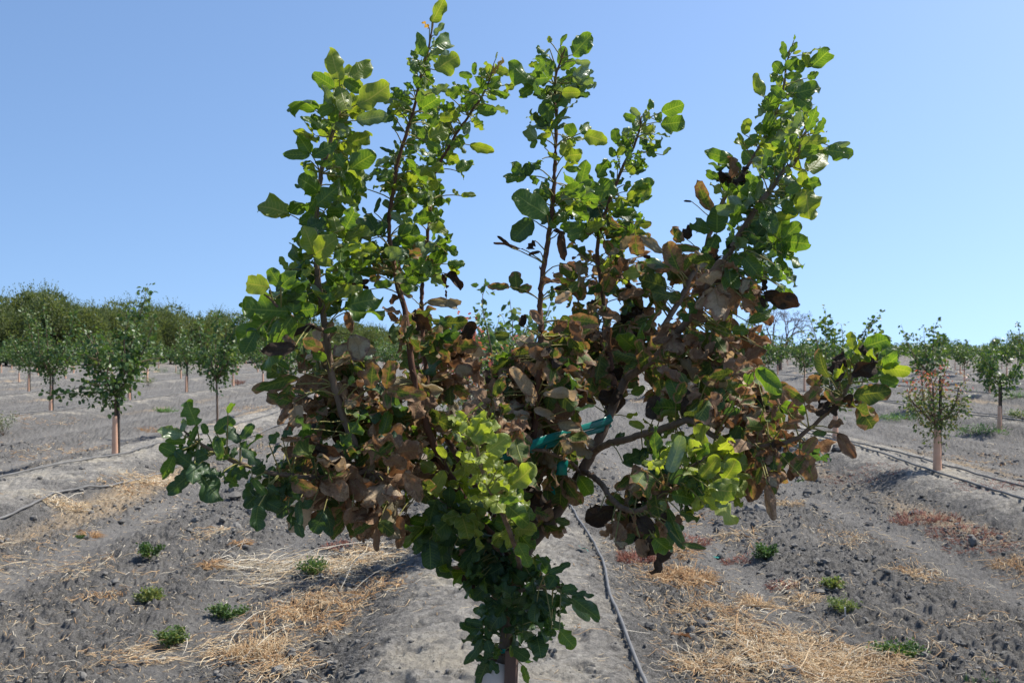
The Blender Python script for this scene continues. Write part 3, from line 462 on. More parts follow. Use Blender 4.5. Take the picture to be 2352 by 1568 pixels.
'J':"""1840 250 2090 220 .65 b|1870 330 1990 490 .8 b|1700 300 1620 210 .5 b|1690 300 1850 290 .5 b|1480 300 1340 180 .65 b|1490 300 1600 200 .8 b|1490 320 1590 370 .6 r|1360 350 1410 290 .35 r|1340 450 1460 430 .3 r|1650 480 1760 460 .8 r|1720 520 1830 690 .5 r|1640 520 1540 530 .5 b|1480 660 1540 580 .9 b|1480 680 1560 880 .7 b|1490 690 1400 800 .9 b|1480 860 1420 850 .5 t|1220 830 1280 920 .8 d|1220 830 1170 870 .6 r|1215 890 1255 1130 .35 r|1200 640 1130 780 .6 r|1230 640 1270 800 .7 r|1100 600 890 650 .5 r|960 590 1010 480 .7 t|1260 570 1320 660 .8 k|1040 420 1170 330 .8 d|900 380 1035 340 .5 t|860 390 760 350 .8 r|1200 420 1330 350 .9 b|1200 320 1240 230 .9 b|1020 310 1170 270 .5 b|960 220 1090 210 .8 g|1140 50 1310 220 .55 g|1120 60 1000 60 .6 b|1100 60 1070 160 .7 g|560 300 620 160 .6 b|380 420 410 260 .95 k|450 400 560 350 .8 y|240 240 330 190 .7 g|0 270 170 200 .8 k|880 360 840 180 .6 t|120 600 210 530 .8 t|180 730 330 640 .8 t
420 720 380 470 .42 g|400 620 500 680 .9 g|510 800 600 560 .5 s|600 740 530 560 .6 g|670 690 850 530 .75 y|700 700 820 630 .6 g|740 840 850 690 .8 y|890 720 1080 740 .85 y|900 860 1000 760 1. y|790 910 1000 870 .45 y|800 920 1000 960 .75 y|690 940 770 1050 .5 y|770 1040 930 1030 .4 s|530 960 690 970 .75 g|600 820 720 790 .3 y|630 890 720 870 .8 g|470 1080 510 890 .3 s|500 1060 600 1330 .3 g|490 1150 590 1330 .3 t|470 1100 530 1290 .5 k|590 1090 720 1130 .8 b|600 1180 570 1110 .7 r|600 1310 760 1350 .3 b|400 1230 290 1130 .8 k|100 1160 190 1280 .75 r|120 1300 230 1360 .5 d|300 1270 340 1400 .8 r|400 1270 530 1400 .8 g|260 1100 230 1200 .6 r|330 480 240 440 .6 y|450 560 520 520 .6 y|570 640 660 560 .6 g|200 400 280 380 .6 y""",
'K':"""1470 470 1310 690 .5 t|1430 780 1370 720 .8 t|1340 740 1400 860 .7 k|1300 600 1370 560 .6 r|1310 700 1255 690 .6 r|1480 650 1370 790 .9 t|1640 680 1510 770 .95 t|1480 870 1385 900 .95 y|1660 700 1800 800 .85 t|1740 500 1830 680 .6 g|1830 740 1940 810 .8 t|1980 740 2125 660 .4 t|1900 620 1980 740 .7 t|1970 860 2030 760 .7 t|2070 870 2195 840 .6 t|2140 900 2320 880 .35 t|2150 920 2345 1070 .6 t|2160 960 2280 1090 .5 s|2070 900 2150 970 .6 t|1730 930 1590 820 .85 t|1730 930 1700 830 .8 t|1650 1010 1500 900 .9 t|1670 1010 1850 940 .7 t|1880 890 2010 990 .85 t|1870 900 1850 780 .95 t|1640 1020 1480 1170 .75 t|1660 1020 1750 1120 .8 t|1740 1130 1840 1020 .9 t|1460 1150 1300 1190 .6 t|1480 1120 1350 1100 .5 t|1650 1140 1790 1240 .85 t|1860 1100 1960 1060 .9 t|1870 1110 2000 1210 .85 t|2000 1100 2030 1000 .5 t|2010 1100 2090 1160 .5 t|2060 1170 2165 1290 .75 g|1800 1180 1880 1300 .7 t|1880 1300 1900 1400 .7 t|1480 1230 1380 1420 .4 t|1510 1240 1540 1340 .8 t|1700 1300 1820 1390 .7 t|1690 1280 1700 1380 .3 y|1520 1390 1420 1360 .7 t|1520 1400 1450 1560 .75 t|1530 1400 1600 1480 .7 t|1610 1310 1570 1380 .8 g|1780 1430 1825 1568 .4 g|1600 620 1700 560 .8 k|1650 560 1560 500 .8 r|1560 800 1450 760 .8 t"""}
items=[]   # base px, tip px, width ratio, kind
for rg,s in LV.items():
    x0,y0,sc=REG[rg]
    for e in s.replace('\n','|').split('|'):
        a=e.split()
        if len(a)<6: continue
        f=lambda x,y:((x0+float(x)*sc)*.9408,(y0+float(y)*sc)*.9408)
        items.append((f(a[0],a[1]),f(a[2],a[3]),float(a[4]),a[5]))
# clusters of leaflets that share a petiole
clusters=[]
for it in items:
    for c in clusters:
        if (c[0][0]-it[0][0])**2+(c[0][1]-it[0][1])**2<12**2: c[1].append(it); break
    else: clusters.append((it[0],[it]))
fol={n:{'g':MB(),'w':MB()} for n in names}   # green and withered leaves per branch
pet={n:MB() for n in names}
L_={n:{'g':[], 'w':[]} for n in names}
WITH='brkdD'
def camdir(p):
    v=np.array([0,0,CAMZ])-p; return v/np.linalg.norm(v)
def add_leaf(bn,base,axis,nrm,L,W,k):
    g='w' if k in WITH else 'g'
    dry=k in 'rkdD'
    bend=rng.normal(.25,.55) if not dry else rng.normal(.6,.7)
    cup=(rng.choice([-1,1],p=[.3,.7])*abs(rng.normal(.45,.3))) if not dry else rng.choice([-1,1])*abs(rng.normal(.75,.5))
    if k=='b': cup*=1.4
    if k=='s': cup=rng.choice([-1,1])*rng.uniform(.6,1.2)
    cup=float(np.clip(cup,-2.,2.)); bend=float(np.clip(bend,-1.2,1.8))
    if k=='Y': wv=rng.uniform(.10,.22)
    else: wv=rng.uniform(.08,.25)
    L_[bn][g].append((base,axis,nrm,L,W,KINDS.index(k),rng.uniform(),bend,cup,wv if not dry else rng.uniform(.08,.2),rng.uniform(.0,.05) if not dry else rng.uniform(.09,.24)))
def petiole(bn,a,b,r0=.0016,r1=.0011,sag=.012):
    a=np.asarray(a,float);b=np.asarray(b,float); d=np.linalg.norm(b-a); m=(a+b)/2+np.array([0,0,rng.uniform(-.2,1.)*sag*min(1,d/.1)])
    q=(a+m)/2+np.array([0,0,.15*sag]); 
    pet[bn].tube([a,q,m,(m+b)/2+np.array([0,0,.1*sag]),b],np.linspace(r0,r1,5),5,0,False)
bn_i=np.array([s_[0] for s_ in SKB]); FC=names.index('branch_front_centre')
for (c,its) in clusters:
    d2=((SKP-np.array(c))**2).sum(1)
    # prefer thin branches
    front=(bn_i==FC)
    d2=d2+np.where(front&(all(i_[3] in 'brkdDt' for i_ in its)) ,1e6,0)
    w=d2+ (np.array([s[2] for s in SKB])*1000)**2*4
    j=int(np.argmin(w)); bn=names[SKB[j][0]]
    dist=math.sqrt(d2[j])/FPX*SK[j][1]
    dep=SK[j][1]+rng.normal(-.05,.03)+rng.choice([-1,1],p=[.65,.35])*rng.uniform(.0,.5)*min(dist*1.2,.14)
    B=np.array(P(c[0],c[1],dep))
    # attach to a point a little lower on the branch
    petiole(bn,SK[max(0,j-1)] if SKB[max(0,j-1)][0]==SKB[j][0] else SK[j],B)
    for (bp,tp,wr,k) in its:
        B2=np.array(P(bp[0],bp[1],dep)); lp=math.hypot(tp[0]-bp[0],tp[1]-bp[1]); Ls=lp/FPX*dep
        T2=np.array(P(tp[0],tp[1],dep+rng.normal(0,.35)*Ls))
        ax=T2-B2; L=np.linalg.norm(ax)*1.06
        n=camdir(B2)+rng.normal(0,.42,3)+np.array([0,0,.15])
        # pick the face at random
        if rng.random()<.5: n=-n
        add_leaf(bn,B2,ax,n,L,Ls*wr*1.08,k)
# filling leaves: blobs (cx,cy,rx,ry,compound leaves,size px,kinds,depth spread)
BMIX='bbbbbbrrrrrdkbgDbt'
KEEP=[(1455,935,60),(1345,1090,38),(1310,1150,32),(1395,1000,30),(1130,640,70),(1120,500,70),(1520,430,60),(1200,700,28),(1020,700,40),(1540,520,25),(1285,600,22),(1450,720,22),(1215,1170,25),(1380,940,30),(1100,720,50),(620,1000,40)]
FILL=[(775,830,75,60,13,72,BMIX),(735,905,90,50,14,75,BMIX),(800,1000,140,90,36,82,BMIX),(800,1120,130,75,36,82,'bbbrrrrddkDb'),(900,1150,60,50,10,80,'rrrbD'),
 (960,950,110,110,34,74,BMIX+'d'),(965,745,60,35,14,60,'bbkkd'),(1010,830,75,60,20,70,BMIX),(900,1060,80,80,18,75,BMIX),
 (1210,910,90,80,34,78,BMIX+'dD'),(1190,1010,110,60,22,74,BMIX),(1220,820,55,55,14,70,BMIX),(1330,820,80,90,27,78,BMIX),
 (1370,660,70,70,14,64,BMIX),(1330,740,60,70,16,70,BMIX),(1440,790,70,70,20,76,BMIX+'k'),(1450,640,60,60,8,66,BMIX),(1560,600,50,50,9,66,BMIX),
 (1650,660,80,80,26,72,BMIX+'bt'),(1570,800,110,90,32,78,BMIX),(1680,840,75,90,24,74,BMIX+'t'),(1530,890,90,55,20,74,BMIX),
 (1690,940,100,55,22,72,BMIX+'t'),(1780,1020,90,45,14,66,'bbrrt'),(1730,1060,70,50,10,66,'rrbb'),(1240,1120,80,80,22,78,BMIX),(1440,1130,70,70,16,74,BMIX),
 (1490,1190,60,50,10,70,'rrbkt'),(1150,950,60,60,12,76,BMIX),(1400,900,40,40,4,70,'kb'),
 (770,560,85,75,17,74,'yyggs'),(785,430,75,75,14,66,'yyggs'),(785,300,65,65,11,64,'yyygs'),(790,215,45,45,5,60,'yyg'),(760,650,80,60,14,74,'ygggt'),
 (905,420,40,60,12,40,'ggsy'),(960,470,60,60,17,46,'ygggst'),(960,380,70,60,22,44,'ygggs'),(950,590,90,60,27,54,'gggtsb'),(880,620,50,50,8,50,'tgb'),
 (950,260,45,60,14,42,'gggsy'),(978,150,32,60,11,42,'gsyg'),(1020,300,50,60,17,40,'ygggs'),(1075,250,45,50,12,34,'yggs'),(1115,190,30,40,7,34,'yyg'),
 (1275,190,50,55,13,52,'ggst'),(1275,320,45,70,7,46,'gys'),(1290,470,70,60,16,56,'gggts'),(1380,470,80,60,18,58,'gggty'),(1400,520,70,50,12,60,'gtgb'),(1430,370,30,50,8,38,'ggt'),(1480,290,45,40,8,40,'ggsy'),
 (1790,230,42,60,12,52,'ggys'),(1800,330,70,60,20,56,'yggsy'),(1760,430,75,60,20,62,'gggsyt'),(1710,480,60,60,13,58,'ggsst'),(1730,570,70,60,14,62,'ggtst'),(1770,640,50,40,8,56,'ggt'),(1690,400,30,30,4,50,'tk'),
 (620,720,60,50,6,80,'gt'),(690,700,50,60,8,70,'gty'),(1070,1040,85,80,26,60,'YYYY'),(1105,1125,85,65,26,62,'YYYy'),(1110,1210,80,60,24,64,'Yggt'),(1030,1200,60,70,12,66,'ttg'),(1080,1280,60,50,12,60,'ttg'),(1180,1290,70,50,16,60,'tttb'),(1140,1290,60,60,14,60,'tttg'),
 (1195,1370,72,70,24,56,'tttt'),(1245,1005,55,35,12,76,'brdDb'),(1300,1075,35,35,6,64,'brb'),(1160,1450,60,50,14,54,'tttt'),(1230,1420,50,60,8,52,'tttt'),(1290,1340,50,40,5,48,'tt'),
 (1600,1060,80,70,22,64,'YYyg'),(1560,1130,50,60,10,64,'ttg'),(1645,1100,60,50,14,62,'YyY'),(1490,1000,40,40,6,46,'yygt'),
 (500,1040,70,40,9,54,'ttg'),(600,1090,60,40,8,52,'ttt'),(680,1120,50,50,7,60,'ttb'),(430,1030,30,40,4,56,'gt'),(1970,850,50,50,7,58,'yygk'),(1930,900,50,30,5,58,'bkb'),(1400,610,25,25,3,34,'YY')]
for (cx,cy,rx,ry,n,sz,mix) in FILL:
    for _ in range(n):
        a=rng.uniform(0,6.283); r=math.sqrt(rng.uniform()); x=cx+rx*r*math.cos(a); y=cy+ry*r*math.sin(a)
        d2=((SKP-np.array([x,y]))**2).sum(1)+rng.uniform(0,900,len(SKP))
        if 'Y' not in mix and 'y' not in mix: d2=d2+np.where(bn_i==FC,1e6,0)
        if any((x-kx)**2+(y-ky)**2<kr*kr for kx,ky,kr in KEEP): continue
        j=int(np.argmin(d2)); bn=names[SKB[j][0]]; d0=SK[j][1]
        px=math.sqrt(((SKP[j]-np.array([x,y]))**2).sum())/FPX*d0
        dep=d0+.05+rng.normal(0,1)*min(.16,.05+.5*px)
        k0=mix[rng.integers(len(mix))]
        B=np.array(P(x,y,dep)); petiole(bn,SK[j],B)
        s=sz/FPX*dep*rng.uniform(.75,1.2)
        out_=B-SK[j]; out_/=np.linalg.norm(out_)+1e-6
        dr=.75 if k0 in WITH else (.15 if k0!='t' else .45)
        main=out_*.8+np.array([0,0,-dr])+rng.normal(0,.45,3)
        main/=np.linalg.norm(main)
        side=np.cross(main,rng.normal(0,1,3)); side/=np.linalg.norm(side)
        nl=rng.integers(2,4)
        for q in range(nl):
            ang=[0,1.15,-1.15][q]+rng.normal(0,.2)
            ax=main*math.cos(ang)+side*math.sin(ang)
            nrm=np.cross(main,side)+rng.normal(0,.35,3)
            nn=nrm/np.linalg.norm(nrm)
            if abs(nn@camdir(B))<.3: nn=nn+camdir(B)*.5
            k=k0 if rng.random()<.75 else mix[rng.integers(len(mix))]
            Lf=s*rng.uniform(.8,1.1)*(1 if q==0 else .82)
            add_leaf(bn,B+ax*.004,ax,nn,Lf,Lf*rng.uniform(.55,.82),k)
for bn in names:
    O,R,bi=paths[bn]
    m=MB(); m.tube(O-TLOC,R,9,0); 
    # buds / leaf scars
    for j in range(6,len(O)-1,9):
        t=O[j+1]-O[j]; t/=np.linalg.norm(t); s_=np.cross(t,rng.normal(0,1,3)); s_/=np.linalg.norm(s_)
        q=O[j]-TLOC+s_*R[j]*.8; m.tube([q,q+s_*.003+t*.003,q+s_*.004+t*.007],[.0022,.0019,.0006],5,0)
    thin=bn not in('stem','leader_right','leader_back_right','leader_left')
    nm_='stem' if bn=='stem' else 'branch'
    bo=m.build(nm_,[M_BARK if not thin or bn.startswith('branch') else M_TWIG],tree)
    for g,nm in (('g','green_leaves'),('w','withered_leaves')):
        l=L_[bn][g]
        if not l: continue
        mb=MB(); cols=list(zip(*l))
        if g=='g' or not L_[bn]['g']:
            pm=pet[bn]
            for v_,q_ in zip(pm.V,pm.Q): mb.V.append(v_-TLOC); mb.uv.append(np.zeros((len(v_),2))); mb.rn.append(np.full(len(v_),.5)); mb.Q.append(q_); mb.mq.append(np.full(len(q_),len(LM))); mb.n+=len(v_)
        leaf_batch(mb,np.array(cols[0])-TLOC,np.array(cols[1]),np.array(cols[2]),*[np.array(c) for c in cols[3:]],nu=9,nv=13)
        o=mb.build(nm,LM+[M_PET],bo)
print('leaves',sum(len(L_[b][g]) for b in names for g in 'gw'))
# trunk below, guard, tie tape, stake
m=MB(); b0=np.array([TX,TY,float(TLOC[2])-.03]); top=np.array(P(1158,1500,2.30))
O,R=crom([b0,b0*.6+top*.4+np.array([.004,0,0]),top],[.021,.018,.0155],.02); m.tube(O-TLOC,R,12,0); m.build('trunk',[M_BARK],tree)
m=MB(); zt=P(1150,1512,2.3).z
n=20; seg=28
th=np.linspace(0,2*np.pi,seg,endpoint=False); zs=np.linspace(TLOC[2]-.02,zt,n)
for (rr,fl) in ((.036,1),(.0345,-1)):
    V=[]
    for i,z in enumerate(zs):
        r=rr*(1+.03*math.sin(i*.9))*(1+.10*(i/n)**3); V.append(np.stack([TX-.010+r*1.12*np.cos(th),TY+r*.9*np.sin(th),np.full(seg,z)+.006*np.sin(th*2)*(i==n-1)],1))
    V=np.vstack(V)-TLOC; i=np.arange(n-1)[:,None]*seg;j=np.arange(seg)[None];k=(j+1)%seg
    m.add(V,np.stack([i+j,i+k,i+seg+k,i+seg+j],-1).reshape(-1,4))
a=(n-1)*seg+np.arange(seg); b_=(n-1)*seg+(np.arange(seg)+1)%seg; o_=n*seg
m.Q.append(np.stack([a,b_,b_+o_,a+o_],1)); m.mq.append(np.zeros(seg,int))
m.build('trunk_guard',[M_GUARDW],tree)

def box_tube(mb,p0,p1,w,d,m=0,rot=0.):
    p0=np.asarray(p0,float);p1=np.asarray(p1,float);t=p1-p0;L=np.linalg.norm(t);t/=L
    a=np.cross(t,[0,1,0]);a/=np.linalg.norm(a);b=np.cross(a,t)
    a,b=a*math.cos(rot)+b*math.sin(rot),-a*math.sin(rot)+b*math.cos(rot)
    c=[]; bev=.12
    prof=[(-1+bev,-1),(1-bev,-1),(1,-1+bev),(1,1-bev),(1-bev,1),(-1+bev,1),(-1,1-bev),(-1,-1+bev)]
    ns=8; V=[]
    for i in range(ns+1):
        q=p0+t*L*i/ns
        for (x,y) in prof: V.append(q+a*x*w/2+b*y*d/2)
    n0=8; Q=[[i*n0+j,i*n0+(j+1)%n0,(i+1)*n0+(j+1)%n0,(i+1)*n0+j] for i in range(ns) for j in range(n0)]
    V.append(p0);V.append(p1);T=[]
    for j in range(n0): T.append([len(V)-2,(j+1)%n0,j]);T.append([len(V)-1,ns*n0+j,ns*n0+(j+1)%n0])
    mb.add(V,Q,T,m)
sx=P(1176,1500,2.26); st=empty('wooden_stake',(sx.x-.035,2.27,gz(sx.x,2.27)),'square brown wooden stake at the trunk of the large front tree','stake')
m=MB(); bz=np.array(st.location); box_tube(m,np.array([sx.x-.03,2.27,bz[2]-.05])-bz,np.array([sx.x,2.26,P(1172,1492,2.26).z])-bz,.026,.022,0,.3); m.build('post',[M_STAKE],st,False)

def ribbon(name,pts,width,label,group=None,updir=(0,0,1),mat=None,thick=.0006,seed=0):
    """a flat plastic ribbon along 3-D points, creased lengthwise"""
    O,_=crom(pts,[1]*len(pts),.008); n=len(O); t=np.gradient(O,axis=0);t/=np.linalg.norm(t,axis=1)[:,None]
    up=np.broadcast_to(np.asarray(updir,float),O.shape) if np.ndim(updir)==1 else updir
    up=up-(up*t).sum(1)[:,None]*t; up/=np.linalg.norm(up,axis=1)[:,None]; nn=np.cross(t,up)
    r=np.random.default_rng(seed); V=[];w=width*(1+.12*np.sin(np.linspace(0,9,n)+seed))
    cr=.035*width*np.sin(np.linspace(0,14,n)+seed)
    us=[-.5,-.2,.1,.5]
    for s_ in (1,-1):
        for q,u in enumerate(us): V.append(O+up*(u*w)[:,None]+nn*((cr*(1 if q%2 else -1))+s_*thick)[:,None])
    V=np.array(V).transpose(1,0,2).reshape(-1,3); c=V.mean(0)
    Q=[]
    ring=[0,1,2,3,7,6,5,4]
    for i in range(n-1):
        for k in range(8):
            a,b=ring[k],ring[(k+1)%8]; Q.append([i*8+a,i*8+b,(i+1)*8+b,(i+1)*8+a])
    m=MB(); m.add(V-c,Q); o=m.build(name,[mat or M_TAPE]); o.location=c
    return tag(o,label,'tie tape',group)
TG='teal tape tied round the front tree'
ribbon('tie_tape',[P(1405,958,2.315),P(1388,968,2.30),P(1326,986,2.22),P(1239,1014,2.12),P(1183,1042,2.09),P(1150,1050,2.10)],.017,'teal plastic tape stretched across the middle of the front tree between branches',TG,seed=1)
ribbon('tie_tape',[P(1402,972,2.325),P(1385,984,2.31),P(1330,1000,2.24),P(1260,1022,2.16),P(1190,1040,2.12)],.013,'second strand of teal tape crossing behind the withered leaves of the front tree',TG,seed=2)
def wrap(cx,cy,d,r,w,label,tail,seed):
    c=np.array(P(cx,cy,d)); pts=[c+np.array([r*math.cos(a),r*math.sin(a),.004*a*.2]) for a in np.linspace(-.5,5.6,12)]
    pts+= [np.array(P(*q)) for q in tail]
    ribbon('tie_tape',pts,w,label,TG,seed=seed)
wrap(1304,1137,2.305,.0145,.013,'teal tape wound round the leaning stem of the front tree, loose end to the left',[(1285,1135,2.27),(1265,1120,2.25)],3)
wrap(1163,1493,2.30,.019,.010,'short teal tape round the trunk just above the pale guard',[(1180,1480,2.25)],4)
ribbon('tie_tape',[P(1292,1050,2.2),P(1291,1072,2.19),P(1290,1090,2.2)],.024,'short hanging end of teal tape under a large dry grey leaf',TG,updir=(1,0,0),seed=5)

# ================================================================== young trees in the rows behind
def small_leaves(mb,C,ax,nr,L,W,rn,m=0):
    """simple folded blades, six corners each"""
    N=len(L); C=np.asarray(C);ax=ax/np.linalg.norm(ax,axis=1)[:,None]; nr=nr-(nr*ax).sum(1)[:,None]*ax; nr/=np.linalg.norm(nr,axis=1)[:,None]+1e-9
    sd_=np.cross(ax,nr); L=L[:,None];W=W[:,None]
    a=C; t=C+ax*L; lf=C+ax*L*.35+sd_*W*.5+nr*W*.16; lt=C+ax*L*.75+sd_*W*.38+nr*W*.12; rf=C+ax*L*.35-sd_*W*.5+nr*W*.16; rt=C+ax*L*.75-sd_*W*.38+nr*W*.12
    V=np.stack([a,lf,lt,t,rt,rf],1).reshape(-1,3); k=np.arange(N)[:,None]*6
    Q=np.vstack([k+np.array([[0,3,2,1]]),k+np.array([[0,5,4,3]])])
    mb.add(V,Q,None,m,None,np.repeat(rn,6))
def rdir(n,up=0.):
    v=rng.normal(0,1,(n,3)); v[:,2]+=up; return v/np.linalg.norm(v,axis=1)[:,None]
def young_tree_meshes(seed,h,cr,zb,nlimb,nleaf,leafL,guardh,style='green',lean=0.,extra=None,stake=False,detail=1.):
    """returns meshes (trunk, guard, crown, stake) of one young tree; origin at the ground"""
    r=np.random.default_rng(seed); tr=MB(); cw=MB()
    ph=r.uniform(0,6.28)
    sides=7 if detail>.6 else 4
    fork=np.array([lean*.6,r.normal(0,.02),zb])
    O,R=crom([(0,0,-.05),(lean*.2,r.normal(0,.012),zb*.5),tuple(fork)],[.026,.022,.02],.08); tr.tube(O,R,sides,0)
    limbs=[]
    for i in range(nlimb):
        a=ph+i*2*math.pi/nlimb+r.normal(0,.3); L=(h-zb)*(r.uniform(.6,.95) if i else 1.); sp=cr*r.uniform(.55,1.0)*(1 if i else .35)
        e=fork+np.array([math.cos(a)*sp,math.sin(a)*sp,L]); mid=fork+np.array([math.cos(a)*sp*.55,math.sin(a)*sp*.55,L*.38])+r.normal(0,.03,3)
        O,R=crom([fork-(0,0,.05),fork*.5+mid*.5+np.array([math.cos(a),math.sin(a),0])*.03,mid,mid*.45+e*.55+r.normal(0,.04,3),e],[.016,.014,.011,.007,.003],.05); limbs.append((O,1.)); tr.tube(O,R,5 if detail>.6 else 3,0,False)
        for q in range(r.integers(2,4)):
            j=int(len(O)*r.uniform(.15,.6)); a2=a+r.normal(0,.9); l2=r.uniform(.25,.55)*cr; 
            e2=O[j]+np.array([math.cos(a2)*l2,math.sin(a2)*l2,r.uniform(-.05,.45)*l2*2])
            O2,R2=crom([O[j],(O[j]+e2)/2+r.normal(0,.03,3),e2],[.008,.006,.003],.05); limbs.append((O2,1.15)); tr.tube(O2,R2,4 if detail>.6 else 3,0,False)
    if extra:
        for pts in extra:
            O2,R2=crom(pts,[.008]*(len(pts)-1)+[.003],.04); limbs.append((O2,1.6)); tr.tube(O2,R2,5,0,False)
    wts=np.array([len(o)*w for o,w in limbs],float); wts/=wts.sum()
    C=[];A=[];
    pick=r.choice(len(limbs),nleaf,p=wts)
    for p_ in pick:
        O=limbs[p_][0]; t=r.uniform(.0,1.)**.9; j=min(len(O)-1,int(t*len(O))); spread=.23*(1.15-.75*t) if style!='red' else .22*(1.1-.5*t)
        d=r.normal(0,1,3); d/=np.linalg.norm(d); c=O[j]+d*spread*r.uniform(.15,1.)-np.array([0,0,.10*(1-t)]); C.append(c); A.append(d+np.array([0,0,-.25])+r.normal(0,.5,3))
    C=np.array(C);A=np.array(A); nr=r.normal(0,1,(nleaf,3))+np.array([0,0,.6]); L=leafL*r.uniform(.6,1.25,nleaf)
    top=(C[:,2]-zb)/(h-zb)
    if style=='red': rn=np.clip(r.uniform(.0,.6,nleaf)+np.clip(top-.42,0,1)*r.uniform(0,2.6,nleaf),0,1); Wd=L*.5
    else: rn=np.clip(r.beta(1.6,2.2,nleaf)*.85+.12*top+(r.random(nleaf)<.06)*.4,0,1); Wd=L*r.uniform(.6,.85,nleaf)
    small_leaves(cw,C,A,nr,L,Wd,rn)
    gd=MB(); rr=.045*r.uniform(.9,1.1); gh=guardh
    zs=[-.03,gh*.25,gh*.5,gh*.8,gh*.98,gh]; rads=[rr*1.15,rr*1.08,rr,rr*.9,rr*.85,rr*.8]
    O=[(lean*.25*z/zb,0,z) for z in zs]; gd.tube(O,rads,10 if detail>.6 else 6,0,False)
    # rim and inside of the sleeve
    O2=[(lean*.25*z/zb,0,z) for z in (gh,gh-.04,gh*.5)]; gd.tube(O2,[rr*.8,rr*.72,rr*.7],10 if detail>.6 else 6,0,False)
    sk=None
    if stake:
        sk=MB(); box_tube(sk,(.05,.02,-.1),(.045,.01,zb+.62 if style=='red' else zb+.15),.035,.03,0,.4)
    def me(mb,name,mat):
        o=mb.build(name,[mat]); d=o.data; bpy.data.objects.remove(o); return d
    crown=me(cw,'crown',M_REDLEAF if style=='red' else M_ORCH)
    return dict(trunk=me(tr,'trunk',M_BARK if detail>.6 else M_DARKBARK),crown=crown,trunk_guard=me(gd,'trunk_guard',M_GUARD),stake=me(sk,'stake',M_DARKBARK) if sk else None)
def plant(meshes,x,y,rz,sc,label,group=None,name='young_tree',z=None,parts=('trunk','trunk_guard','crown')):
    z=gz(x,y) if z is None else z
    e=empty(name,(x,y,z),label,'tree',group); e.rotation_euler=(0,0,rz); e.scale=(sc,sc,sc)
    for p_ in parts:
        if meshes.get(p_) is not None: obj(p_,meshes[p_],e)
    return e
def rowx(k,y): return k*ROWS+y*SKEW
GY='young trees planted in rows'
# --- near individuals with a look of their own
def near(x_px,dist,k,**kw):
    lab=kw.pop('label'); st=kw.get('style','green'); sc=kw.pop('sc',1.); rz=kw.pop('rz',0.)
    X=(x_px-1176)/FPX*dist if x_px is not None else rowx(k,dist)
    me=young_tree_meshes(**kw); o=plant(me,X,dist,rz,sc,lab,GY)
    if me['stake'] is not None:
        s_=obj('stake',me['stake']); s_.location=o.location; s_.rotation_euler=o.rotation_euler; s_.name='wooden_stake'
        tag(s_,'dark wooden stake '+STK[round(dist)],'stake','stakes beside young trees')
    return (X,dist)
STK={15:'at the trunk of the nearest left tree',26:'at the dense dark tree second from the left edge',32:'at the leaning guard behind the nearest left tree',37:'between the two tall left trees in the second row',
 38:'at the tree near the left edge with the bulging guard',13:'standing above the tall guard of the red-tipped tree',22:'at the young tree near the right edge'}
placed=[]
placed.append(near(265,15.2,-1,seed=11,h=2.25,cr=.8,zb=.95,nlimb=7,nleaf=1750,leafL=.075,guardh=.58,stake=True,label='nearest young tree on the left, a low leafy branch reaching left over its pink guard',extra=[[(0,0,.98),(-.25,-.1,1.0),(-.5,-.1,1.02),(-.75,-.12,.92),(-.98,-.15,.93)],[(0,0,1.1),(.2,.05,1.6),(.35,.05,2.1),(.47,.05,2.55)]]))
placed.append(near(500,20.9,-1,seed=12,h=2.35,cr=.62,zb=.95,nlimb=5,nleaf=1300,leafL=.078,guardh=.02,lean=-.05,stake=False,label='slim young tree with bare grey trunk, next behind the nearest left tree',extra=[[(0,0,1.05),(.2,0,1.7),(.42,0,2.15),(.62,0,2.35)]]))
placed.append(near(648,26.6,-1,seed=13,h=2.1,cr=.8,zb=1.,nlimb=6,nleaf=1000,leafL=.085,guardh=.6,label='young tree with pink guard half hidden behind the left edge of the front tree'))
placed.append(near(117,26.0,-2,seed=14,h=2.75,cr=.95,zb=1.,nlimb=7,nleaf=1500,leafL=.085,guardh=.66,stake=True,label='dense dark young tree second from the left edge, pink guard in the second row'))
placed.append(near(297,32.0,-2,seed=15,h=2.2,cr=.9,zb=1.1,nlimb=6,nleaf=900,leafL=.09,guardh=.72,lean=-.1,stake=True,label='young tree with leaning pink guard right behind the nearest left tree'))
placed.append(near(428,37.3,-2,seed=16,h=2.6,cr=.9,zb=1.05,nlimb=6,nleaf=900,leafL=.09,guardh=.62,stake=True,label='young tree with wide crown and dark stake, between the two tall left trees'))
placed.append(near(66,38.0,-3,seed=17,h=2.4,cr=.95,zb=1.,nlimb=6,nleaf=900,leafL=.09,guardh=.66,stake=True,label='young tree near the left edge with a bright pink bulging guard'))
placed.append(near(2152,13.35,1,seed=21,h=1.36,cr=.52,zb=.62,nlimb=9,nleaf=1700,leafL=.05,guardh=.53,style='red',stake=True,label='nearest young tree on the right, small with red-tipped leaves and a tall pink guard'))
placed.append(near(1918,18.0,1,seed=22,h=2.35,cr=.85,zb=.75,nlimb=6,nleaf=1300,leafL=.08,guardh=.5,label='young tree with three tall leafy shoots behind the right low branch of the front tree',extra=[[(0,0,.9),(.0,0,1.5),(-.1,0,2.0),(-.28,0,2.1)],[(0,0,.9),(.2,0,1.4),(.5,0,1.9),(.82,0,2.25)]]))
placed.append(near(2295,21.6,2,seed=23,h=1.75,cr=.6,zb=1.,nlimb=5,nleaf=700,leafL=.08,guardh=.52,stake=True,label='young tree near the right edge with a dark stake and pink guard'))
